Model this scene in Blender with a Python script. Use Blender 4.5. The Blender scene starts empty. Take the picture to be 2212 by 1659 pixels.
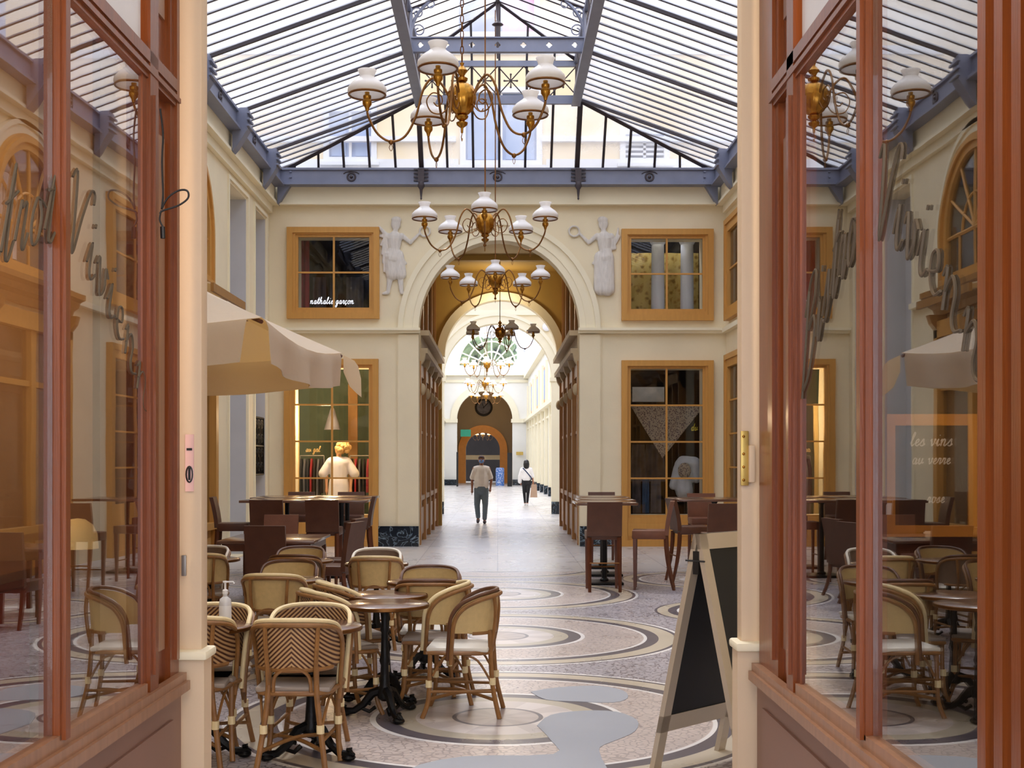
import bpy, bmesh, math, random
from mathutils import Vector, Matrix, geometry
random.seed(7)
S = bpy.context.scene
C = S.collection
PI = math.pi
F = 2700.0; VX = 1075.0; VY = 995.0; EYE = 1.65
def P(x, y, d):                      # a point of the photograph at distance d down the arcade
    return Vector(((x-VX)*d/F, d, EYE-(y-VY)*d/F))
def PX(x, d): return (x-VX)*d/F
def PZ(y, d): return EYE-(y-VY)*d/F
def lin(c):
    c = c/255.0
    return c/12.92 if c <= 0.04045 else ((c+0.055)/1.055)**2.4
def rgb(r, g, b): return (lin(r), lin(g), lin(b), 1.0)

# ---------------------------------------------------------------- materials
M = {}
def nodes(name):
    m = bpy.data.materials.new(name); m.use_nodes = True
    nt = m.node_tree; nt.nodes.clear(); M[name] = m
    return m, nt, nt.nodes, nt.links
def mat(name, col, rough=0.6, metal=0.0, var=0.12, scale=6.0, bump=0.0, bscale=60.0, stretch=(1,1,1), emit=None, estr=0.0, coat=0.0, spec=0.5, trans=0.0):
    m, nt, N, L = nodes(name)
    out = N.new('ShaderNodeOutputMaterial'); b = N.new('ShaderNodeBsdfPrincipled')
    L.new(b.outputs[0], out.inputs[0])
    tc = N.new('ShaderNodeTexCoord'); mp = N.new('ShaderNodeMapping'); mp.inputs['Scale'].default_value = stretch
    L.new(tc.outputs['Object'], mp.inputs[0])
    no = N.new('ShaderNodeTexNoise'); no.inputs['Scale'].default_value = scale; no.inputs['Detail'].default_value = 4
    L.new(mp.outputs[0], no.inputs['Vector'])
    rp = N.new('ShaderNodeValToRGB')
    rp.color_ramp.elements[0].position = 0.3; rp.color_ramp.elements[1].position = 0.7
    rp.color_ramp.elements[0].color = tuple(c*(1-var) for c in col[:3])+(1,)
    rp.color_ramp.elements[1].color = tuple(min(1, c*(1+var*0.6)) for c in col[:3])+(1,)
    L.new(no.outputs[0], rp.inputs[0]); L.new(rp.outputs[0], b.inputs['Base Color'])
    b.inputs['Roughness'].default_value = rough; b.inputs['Metallic'].default_value = metal
    b.inputs['Coat Weight'].default_value = coat; b.inputs['Coat Roughness'].default_value = 0.15
    b.inputs['Specular IOR Level'].default_value = spec
    if bump:
        n2 = N.new('ShaderNodeTexNoise'); n2.inputs['Scale'].default_value = bscale; n2.inputs['Detail'].default_value = 3
        L.new(mp.outputs[0], n2.inputs['Vector'])
        bp = N.new('ShaderNodeBump'); bp.inputs['Strength'].default_value = bump; bp.inputs['Distance'].default_value = 0.01
        L.new(n2.outputs[0], bp.inputs['Height']); L.new(bp.outputs[0], b.inputs['Normal'])
    if emit:
        b.inputs['Emission Color'].default_value = emit; b.inputs['Emission Strength'].default_value = estr
    return m
mat('cream', rgb(235,223,192), 0.75, var=0.05, scale=1.3, bump=0.15, bscale=40)
mat('cream_trim', rgb(240,231,203), 0.65, var=0.03, scale=2)
mat('cream_white', rgb(238,235,226), 0.7, var=0.03, scale=1.2)
mat('grey_plaster', rgb(198,198,200), 0.8, var=0.05, scale=2)
mat('pillar_paint', rgb(220,196,166), 0.6, var=0.04, scale=1.5, bump=0.1, bscale=25)
mat('olive', rgb(176,142,70), 0.7, var=0.08, scale=1.0)
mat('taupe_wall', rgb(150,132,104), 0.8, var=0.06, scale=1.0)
mat('ochre', rgb(202,148,72), 0.45, var=0.07, scale=3, stretch=(6,6,0.6))
mat('ochre_dark', rgb(156,110,52), 0.45, var=0.08, scale=3, stretch=(6,6,0.6))
mat('orange_arch', rgb(222,150,60), 0.5, var=0.06)
mat('wood', rgb(124,62,22), 0.32, var=0.22, scale=5, stretch=(7,7,0.35), coat=0.25, bump=0.12, bscale=30, spec=0.35)
mat('wood_dark', rgb(96,52,28), 0.35, var=0.2, scale=5, stretch=(7,7,0.35), coat=0.3)
mat('wood_pale', rgb(150,108,80), 0.4, var=0.15, scale=5, stretch=(7,7,0.35), coat=0.2)
mat('mauve_panel', rgb(132,96,80), 0.45, var=0.08, scale=2)
mat('shop_wood', rgb(170,118,60), 0.4, var=0.15, scale=4, stretch=(6,6,0.5))
mat('steel_blue', rgb(128,134,156), 0.45, var=0.08, scale=4, metal=0.15)
mat('steel_dark', rgb(66,58,64), 0.5, var=0.1, scale=4)
mat('bar', rgb(52,44,52), 0.5, var=0.1)
mat('plaster_relief', rgb(216,211,204), 0.85, var=0.1, scale=14, bump=0.6, bscale=22, stretch=(2.2,1,0.5))
mat('brass', rgb(184,134,56), 0.27, metal=1.0, var=0.25, scale=12)
mat('brass_arm', rgb(132,92,50), 0.34, metal=0.85, var=0.2, scale=12)
mat('brass_dark', rgb(120,78,38), 0.35, metal=0.85, var=0.2, scale=12)
mat('black_iron', rgb(20,19,20), 0.42, metal=0.5, var=0.2, scale=20, bump=0.3, bscale=50)
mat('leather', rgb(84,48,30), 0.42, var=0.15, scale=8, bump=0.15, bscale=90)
mat('leather_lit', rgb(112,66,44), 0.45, var=0.12, scale=8, bump=0.15, bscale=90)  # same brown leather, with the light falling on it put into the colour
mat('leg_wood', rgb(96,50,28), 0.38, var=0.2, scale=6, stretch=(6,6,0.5))
mat('table_wood', rgb(104,70,54), 0.22, var=0.15, scale=4, stretch=(1,6,1), coat=0.5)
mat('rattan', rgb(142,98,52), 0.42, var=0.25, scale=14, bump=0.15, bscale=60)
mat('cane_pale', rgb(236,216,168), 0.45, var=0.1, scale=16)
mat('cane_white', rgb(240,234,220), 0.45, var=0.06, scale=16)
mat('cane_dark', rgb(96,60,36), 0.4, var=0.15, scale=16)
mat('weave_cream', rgb(204,176,122), 0.65, var=0.08, scale=30, bump=0.3, bscale=220)
mat('weave_taupe', rgb(126,104,88), 0.65, var=0.08, scale=30, bump=0.3, bscale=220)
mat('seat_white', rgb(222,216,204), 0.45, var=0.05, scale=12)
mat('seat_grey', rgb(150,136,124), 0.5, var=0.06, scale=12)
mat('marble_black', rgb(22,32,42), 0.15, var=0.3, scale=6)
mat('silver_frame', rgb(196,180,158), 0.4, metal=0.25, var=0.06, scale=3)
mat('slate', rgb(14,15,20), 0.6, var=0.2, scale=6)
mat('skin', rgb(176,120,92), 0.55, var=0.06)
mat('skin_dark', rgb(150,98,72), 0.55, var=0.06)
mat('hair_brown', rgb(74,44,32), 0.6, var=0.25, scale=40)
mat('hair_black', rgb(16,12,14), 0.45, var=0.25, scale=40)
mat('hair_blond', rgb(218,176,110), 0.6, var=0.3, scale=40, bump=0.8, bscale=40)
mat('shirt_beige', rgb(244,236,224), 0.85, var=0.05, scale=9, bump=0.3, bscale=18)
mat('white_cloth', rgb(240,238,240), 0.85, var=0.04, scale=9, bump=0.3, bscale=18)
mat('jeans', rgb(112,126,136), 0.85, var=0.12, scale=14, bump=0.2, bscale=30)
mat('black_cloth', rgb(24,22,28), 0.8, var=0.2, scale=9)
mat('blue_cloth', rgb(40,60,96), 0.85, var=0.2, scale=9)
mat('mask_blue', rgb(120,160,215), 0.8, var=0.2, scale=30)
mat('shoe', rgb(70,60,70), 0.6)
mat('paper_bag', rgb(190,160,138), 0.75, var=0.06)
mat('red_lacquer', rgb(176,22,16), 0.35, var=0.08)
mat('red_cloth', rgb(150,30,42), 0.8, var=0.15, scale=8)
mat('green_wall', rgb(92,108,92), 0.8, var=0.08)
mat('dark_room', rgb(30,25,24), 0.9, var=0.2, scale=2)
mat('warm_room', rgb(150,112,70), 0.9, var=0.15, scale=2)
mat('white_plastic', rgb(236,236,238), 0.35, var=0.02)
mat('pale_gloss', rgb(214,214,218), 0.2, var=0.03)
mat('pink_paper', rgb(232,190,184), 0.7, var=0.06)
mat('black_rubber', rgb(22,18,18), 0.5)
mat('lamp_cream', rgb(226,196,130), 0.4, var=0.05)
mat('dome_shade', rgb(236,206,140), 0.4, var=0.03, emit=rgb(236,200,130), estr=0.35)  # glow added to an unlit shade so it shows through the glass
mat('mannequin', rgb(214,160,120), 0.45, var=0.05)
mat('facade', rgb(222,206,176), 0.85, var=0.04, scale=0.7)
mat('facade_white', rgb(208,212,222), 0.8, var=0.03)
mat('shutter_blue', rgb(146,166,204), 0.6, var=0.05, scale=3)
mat('curtain_pink', rgb(214,150,190), 0.8)
mat('curtain_grey', rgb(120,130,150), 0.8)
mat('letter', rgb(84,72,56), 0.7)
mat('neon', rgb(240,240,245), 0.4, emit=rgb(235,240,255), estr=0.9)
mat('yellow_paint', rgb(222,206,60), 0.5)
mat('chalk', rgb(245,245,245), 0.9)
mat('clothes_grey', rgb(96,94,100), 0.9, var=0.35, scale=5)
mat('clothes_light', rgb(196,200,204), 0.9, var=0.15, scale=6)
mat('clothes_blue', rgb(70,98,130), 0.9, var=0.2)
mat('green_sign', rgb(40,130,110), 0.5, emit=rgb(60,170,140), estr=0.3)
mat('cement', rgb(158,160,166), 0.55, var=0.03, scale=2)
mat('leaves', rgb(96,120,84), 0.8, var=0.6, scale=5)
mat('bulb_glow', rgb(255,230,180), 0.4, emit=rgb(255,214,150), estr=9)
mat('gold_plate', rgb(206,176,96), 0.35, metal=0.6)
mat('grey_metal_plate', rgb(150,145,140), 0.4, metal=0.5)

def glassmat(name, refl=0.0, ior=1.6, tint=(1,1,1,1), rough=0.0):
    m, nt, N, L = nodes(name)
    out = N.new('ShaderNodeOutputMaterial'); mx = N.new('ShaderNodeMixShader')
    tr = N.new('ShaderNodeBsdfTransparent'); tr.inputs[0].default_value = tint
    gl = N.new('ShaderNodeBsdfGlossy'); gl.inputs['Roughness'].default_value = rough
    fr = N.new('ShaderNodeFresnel'); ge = N.new('ShaderNodeNewGeometry'); mi = N.new('ShaderNodeMapRange')
    mi.inputs[3].default_value = ior; mi.inputs[4].default_value = 1/ior; L.new(ge.outputs['Backfacing'], mi.inputs[0]); L.new(mi.outputs[0], fr.inputs[0])
    ad = N.new('ShaderNodeMath'); ad.operation = 'ADD'; ad.use_clamp = True; ad.inputs[1].default_value = refl
    # gentle ripple of old window glass
    tc = N.new('ShaderNodeTexCoord'); no = N.new('ShaderNodeTexNoise'); no.inputs['Scale'].default_value = 2.2
    bp = N.new('ShaderNodeBump'); bp.inputs['Strength'].default_value = 0.02; bp.inputs['Distance'].default_value = 0.01
    L.new(tc.outputs['Object'], no.inputs['Vector']); L.new(no.outputs[0], bp.inputs['Height']); L.new(bp.outputs[0], gl.inputs['Normal'])
    L.new(fr.outputs[0], ad.inputs[0]); L.new(ad.outputs[0], mx.inputs[0])
    L.new(tr.outputs[0], mx.inputs[1]); L.new(gl.outputs[0], mx.inputs[2]); L.new(mx.outputs[0], out.inputs[0])
glassmat('shop_glass', 0.24, 1.6, (0.92,0.90,0.87,1))
mat('cornice_brown', rgb(188,168,134), 0.6, var=0.08)
glassmat('window_glass', 0.0, 1.45, (0.93,0.93,0.93,1))
def milky(name, fac, tint, col):
    m, nt, N, L = nodes(name)
    out = N.new('ShaderNodeOutputMaterial'); mx = N.new('ShaderNodeMixShader'); m2 = N.new('ShaderNodeMixShader')
    tr = N.new('ShaderNodeBsdfTransparent'); tr.inputs[0].default_value = tint
    tl = N.new('ShaderNodeBsdfTranslucent'); tl.inputs[0].default_value = col
    gl = N.new('ShaderNodeBsdfGlossy'); gl.inputs['Roughness'].default_value = 0.1
    tc = N.new('ShaderNodeTexCoord'); no = N.new('ShaderNodeTexNoise'); no.inputs['Scale'].default_value = 0.5; no.inputs['Detail'].default_value = 5
    mr = N.new('ShaderNodeMapRange'); mr.inputs[1].default_value = 0.3; mr.inputs[2].default_value = 0.7
    mr.inputs[3].default_value = max(0, fac-0.22); mr.inputs[4].default_value = min(1, fac+0.3)
    L.new(tc.outputs['Object'], no.inputs['Vector']); L.new(no.outputs[0], mr.inputs[0]); L.new(mr.outputs[0], mx.inputs[0])
    L.new(tr.outputs[0], mx.inputs[1]); L.new(tl.outputs[0], mx.inputs[2])
    m2.inputs[0].default_value = 0.04; L.new(mx.outputs[0], m2.inputs[1]); L.new(gl.outputs[0], m2.inputs[2]); L.new(m2.outputs[0], out.inputs[0])
milky('roof_glass', 0.36, (0.88,0.90,0.97,1), (0.56,0.60,0.70,1))
def canvas():
    m, nt, N, L = nodes('canvas')
    out = N.new('ShaderNodeOutputMaterial'); b = N.new('ShaderNodeBsdfDiffuse'); tl = N.new('ShaderNodeBsdfTranslucent'); mx = N.new('ShaderNodeMixShader')
    tc = N.new('ShaderNodeTexCoord'); no = N.new('ShaderNodeTexNoise'); no.inputs['Scale'].default_value = 5; no.inputs['Detail'].default_value = 4
    bp = N.new('ShaderNodeBump'); bp.inputs['Strength'].default_value = 0.35; bp.inputs['Distance'].default_value = 0.03
    L.new(tc.outputs['Object'], no.inputs['Vector']); L.new(no.outputs[0], bp.inputs['Height']); L.new(bp.outputs[0], b.inputs['Normal'])
    b.inputs[0].default_value = rgb(228,220,206); tl.inputs[0].default_value = rgb(236,208,150); mx.inputs[0].default_value = 0.48
    L.new(b.outputs[0], mx.inputs[1]); L.new(tl.outputs[0], mx.inputs[2]); L.new(mx.outputs[0], out.inputs[0])
canvas()
milky('roof_glass_clear', 0.17, (0.95,0.97,1.0,1), (0.86,0.89,1.0,1))
def opal():
    m, nt, N, L = nodes('opal')
    out = N.new('ShaderNodeOutputMaterial'); b = N.new('ShaderNodeBsdfPrincipled'); tl = N.new('ShaderNodeBsdfTranslucent'); mx = N.new('ShaderNodeMixShader')
    b.inputs['Base Color'].default_value = rgb(246,244,244); b.inputs['Roughness'].default_value = 0.25
    tl.inputs[0].default_value = rgb(250,250,250); mx.inputs[0].default_value = 0.35
    L.new(b.outputs[0], mx.inputs[1]); L.new(tl.outputs[0], mx.inputs[2]); L.new(mx.outputs[0], out.inputs[0])
opal()
mat('opal_lit', rgb(255,240,215), 0.3, emit=rgb(255,226,176), estr=1.6)

def math_node(N, L, op, a, b=None, clamp=False):
    n = N.new('ShaderNodeMath'); n.operation = op; n.use_clamp = clamp
    for i, v in enumerate((a, b)):
        if v is None: continue
        if isinstance(v, (int, float)): n.inputs[i].default_value = v
        else: L.new(v, n.inputs[i])
    return n.outputs[0]
def chevron():
    m, nt, N, L = nodes('weave_chevron')
    out = N.new('ShaderNodeOutputMaterial'); b = N.new('ShaderNodeBsdfPrincipled'); L.new(b.outputs[0], out.inputs[0])
    tc = N.new('ShaderNodeTexCoord'); sx = N.new('ShaderNodeSeparateXYZ'); L.new(tc.outputs['Object'], sx.inputs[0])
    ax = math_node(N, L, 'ABSOLUTE', sx.outputs[0])
    ax = math_node(N, L, 'MULTIPLY', ax, 0.95)
    s = math_node(N, L, 'ADD', sx.outputs[2], ax)
    s = math_node(N, L, 'MULTIPLY', s, 2*PI/0.026)
    s = math_node(N, L, 'SINE', s)
    rp = N.new('ShaderNodeValToRGB'); rp.color_ramp.elements[0].position = 0.38; rp.color_ramp.elements[1].position = 0.55
    rp.color_ramp.elements[0].color = rgb(80,42,22); rp.color_ramp.elements[1].color = rgb(188,150,104)
    mr = N.new('ShaderNodeMapRange'); mr.inputs[1].default_value = -1; mr.inputs[2].default_value = 1
    L.new(s, mr.inputs[0]); L.new(mr.outputs[0], rp.inputs[0]); L.new(rp.outputs[0], b.inputs['Base Color'])
    b.inputs['Roughness'].default_value = 0.6
    bp = N.new('ShaderNodeBump'); bp.inputs['Strength'].default_value = 0.5; bp.inputs['Distance'].default_value = 0.004
    L.new(s, bp.inputs['Height']); L.new(bp.outputs[0], b.inputs['Normal'])
chevron()
def veined():
    nt = M['marble_black'].node_tree; N = nt.nodes; L = nt.links
    b = [n for n in N if n.type == 'BSDF_PRINCIPLED'][0]
    tc = N.new('ShaderNodeTexCoord'); no = N.new('ShaderNodeTexNoise'); no.inputs['Scale'].default_value = 3; no.inputs['Detail'].default_value = 3; no.inputs['Distortion'].default_value = 1.5
    L.new(tc.outputs['Object'], no.inputs['Vector'])
    a = math_node(N, L, 'SUBTRACT', no.outputs[0], 0.5); a = math_node(N, L, 'ABSOLUTE', a)
    rp = N.new('ShaderNodeValToRGB'); rp.color_ramp.elements[0].position = 0.0; rp.color_ramp.elements[1].position = 0.022
    rp.color_ramp.elements[0].color = rgb(120,138,150); rp.color_ramp.elements[1].color = rgb(18,28,40)
    L.new(a, rp.inputs[0]); L.new(rp.outputs[0], b.inputs['Base Color'])
veined()
def pattern(name, c1, c2, c3, sc):
    m, nt, N, L = nodes(name)
    out = N.new('ShaderNodeOutputMaterial'); b = N.new('ShaderNodeBsdfPrincipled'); L.new(b.outputs[0], out.inputs[0])
    tc = N.new('ShaderNodeTexCoord'); v = N.new('ShaderNodeTexVoronoi'); v.inputs['Scale'].default_value = sc
    v.feature = 'F1'; no = N.new('ShaderNodeTexNoise'); no.inputs['Scale'].default_value = sc*0.7; no.inputs['Distortion'].default_value = 2
    L.new(tc.outputs['Object'], v.inputs['Vector']); L.new(tc.outputs['Object'], no.inputs['Vector'])
    s = math_node(N, L, 'MULTIPLY', v.outputs[0], no.outputs[0]); s = math_node(N, L, 'MULTIPLY', s, 3.0)
    rp = N.new('ShaderNodeValToRGB'); e = rp.color_ramp.elements
    e[0].color = c1; e[1].color = c3; e[0].position = 0.25; e[1].position = 0.75; x = e.new(0.5); x.color = c2
    L.new(s, rp.inputs[0]); L.new(rp.outputs[0], b.inputs['Base Color']); b.inputs['Roughness'].default_value = 0.8
pattern('scarf', rgb(72,58,60), rgb(120,104,100), rgb(168,156,136), 34)
pattern('gold_brocade', rgb(158,124,56), rgb(204,168,84), rgb(222,194,112), 9)
pattern('blue_pattern', rgb(40,70,150), rgb(210,220,240), rgb(80,120,190), 9)
pattern('garden', rgb(40,52,40), rgb(66,92,58), rgb(112,132,92), 1.4)

def floor_mat():
    m, nt, N, L = nodes('mosaic_floor')
    out = N.new('ShaderNodeOutputMaterial'); b = N.new('ShaderNodeBsdfPrincipled'); L.new(b.outputs[0], out.inputs[0])
    tc = N.new('ShaderNodeTexCoord'); sx = N.new('ShaderNodeSeparateXYZ'); L.new(tc.outputs['Object'], sx.inputs[0])
    X, Y = sx.outputs[0], sx.outputs[1]
    mn = lambda op, a, c=None: math_node(N, L, op, a, c)
    per = 3.72
    # big ring medallions down the axis
    def cell(Yv, c0):
        t = mn('ADD', Yv, -c0 + per/2 + per*4); t = mn('FLOORED_MODULO', t, per); return mn('SUBTRACT', t, per/2)
    vy = cell(Y, 8.05)
    r = mn('SQRT', mn('ADD', mn('MULTIPLY', X, X), mn('MULTIPLY', vy, vy)))
    def ramp(stops, val, rng):
        rp = N.new('ShaderNodeValToRGB'); cr = rp.color_ramp; cr.interpolation = 'CONSTANT'
        while len(cr.elements) > 1: cr.elements.remove(cr.elements[-1])
        cr.elements[0].position = 0; cr.elements[0].color = stops[0][1]
        for p, c in stops[1:]:
            e = cr.elements.new(p/rng); e.color = c
        L.new(mn('DIVIDE', val, rng), rp.inputs[0]); return rp
    rose = rgb(196,182,174); dark = rgb(92,86,92); white = rgb(226,222,218); beige = rgb(190,178,158); pale = rgb(204,194,188)
    rp = ramp([(0, rgb(172,160,154)), (0.26, dark), (0.29, pale), (0.52, rgb(176,166,148)), (0.66, dark), (0.78, white), (0.82, rose),
               (1.36, white), (1.39, dark), (1.50, beige), (1.66, dark), (1.69, white), (1.73, rgb(176,170,174))], r, 2.5)
    # side medallions between them
    ax = mn('SUBTRACT', mn('ABSOLUTE', X), 2.95); vy2 = cell(Y, 8.05+per/2)
    r2 = mn('SQRT', mn('ADD', mn('MULTIPLY', ax, ax), mn('MULTIPLY', vy2, vy2)))
    rp2 = ramp([(0, white), (0.12, dark), (0.16, white), (0.42, rgb(176,166,156)), (0.5, white), (0.54, rose), (0.95, white), (0.98, dark), (1.08, beige), (1.2, dark), (1.23, rgb(176,170,174))], r2, 2.5)
    mx = N.new('ShaderNodeMix'); mx.data_type = 'RGBA'
    inside2 = mn('LESS_THAN', r2, 1.23); inside1 = mn('LESS_THAN', r, 1.73)
    fac = mn('MULTIPLY', inside2, mn('SUBTRACT', 1.0, inside1))
    L.new(fac, mx.inputs[0]); L.new(rp.outputs[0], mx.inputs[6]); L.new(rp2.outputs[0], mx.inputs[7])
    # small stones in the mosaic zones
    vo = N.new('ShaderNodeTexVoronoi'); vo.feature = 'DISTANCE_TO_EDGE'; vo.inputs['Scale'].default_value = 19
    L.new(tc.outputs['Object'], vo.inputs['Vector'])
    crack = mn('LESS_THAN', vo.outputs[0], 0.075)
    zone1 = mn('MULTIPLY', mn('GREATER_THAN', r, 0.82), mn('LESS_THAN', r, 1.36))
    out1 = mn('MULTIPLY', mn('GREATER_THAN', r, 1.73), mn('GREATER_THAN', r2, 1.23))
    z2 = mn('MULTIPLY', fac, mn('MULTIPLY', mn('GREATER_THAN', r2, 0.54), mn('LESS_THAN', r2, 0.95)))
    zone = mn('ADD', mn('ADD', mn('MULTIPLY', zone1, 0.55), out1), z2)
    cf = mn('MULTIPLY', crack, zone)
    mx2 = N.new('ShaderNodeMix'); mx2.data_type = 'RGBA'; L.new(mn('MULTIPLY', cf, 0.75), mx2.inputs[0]); L.new(mx.outputs[2], mx2.inputs[6]); mx2.inputs[7].default_value = rgb(88,78,84)
    # star wedges in the medallion centre
    at = mn('ARCTAN2', X, vy); st = mn('GREATER_THAN', mn('SINE', mn('MULTIPLY', at, 8)), 0.0)
    sf = mn('MULTIPLY', mn('MULTIPLY', st, mn('LESS_THAN', r, 0.52)), 0.22)
    mx3 = N.new('ShaderNodeMix'); mx3.data_type = 'RGBA'; L.new(sf, mx3.inputs[0]); L.new(mx2.outputs[2], mx3.inputs[6]); mx3.inputs[7].default_value = rgb(120,104,100)
    # plain flags beyond the hall
    br = N.new('ShaderNodeTexBrick'); br.inputs['Color1'].default_value = rgb(198,194,190); br.inputs['Color2'].default_value = rgb(188,184,182)
    br.inputs['Mortar'].default_value = rgb(150,148,150); br.inputs['Scale'].default_value = 1.0; br.inputs['Mortar Size'].default_value = 0.008
    br.inputs['Brick Width'].default_value = 1.3; br.inputs['Row Height'].default_value = 1.9; br.offset = 0.0
    L.new(tc.outputs['Object'], br.inputs['Vector'])
    far = mn('GREATER_THAN', Y, 18.6)
    mx4 = N.new('ShaderNodeMix'); mx4.data_type = 'RGBA'; L.new(far, mx4.inputs[0]); L.new(mx3.outputs[2], mx4.inputs[6]); L.new(br.outputs[0], mx4.inputs[7])
    no = N.new('ShaderNodeTexNoise'); no.inputs['Scale'].default_value = 1.6; no.inputs['Detail'].default_value = 8
    L.new(tc.outputs['Object'], no.inputs['Vector'])
    mr = N.new('ShaderNodeMapRange'); mr.inputs[1].default_value = 0.3; mr.inputs[2].default_value = 0.7; mr.inputs[3].default_value = 1.02; mr.inputs[4].default_value = 1.16
    L.new(no.outputs[0], mr.inputs[0])
    mx5 = N.new('ShaderNodeMix'); mx5.data_type = 'RGBA'; mx5.blend_type = 'MULTIPLY'; mx5.inputs[0].default_value = 1
    L.new(mx4.outputs[2], mx5.inputs[6]); L.new(mr.outputs[0], mx5.inputs[7])
    L.new(mx5.outputs[2], b.inputs['Base Color'])
    mr2 = N.new('ShaderNodeMapRange'); mr2.inputs[1].default_value = 0.3; mr2.inputs[2].default_value = 0.7; mr2.inputs[3].default_value = 0.25; mr2.inputs[4].default_value = 0.33
    L.new(no.outputs[0], mr2.inputs[0]); L.new(mr2.outputs[0], b.inputs['Roughness'])
    bp = N.new('ShaderNodeBump'); bp.inputs['Strength'].default_value = 0.3; bp.inputs['Distance'].default_value = 0.003
    L.new(mn('SUBTRACT', 1.0, mn('MULTIPLY', cf, mn('LESS_THAN', Y, 18.6))), bp.inputs['Height']); L.new(bp.outputs[0], b.inputs['Normal'])
floor_mat()

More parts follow.
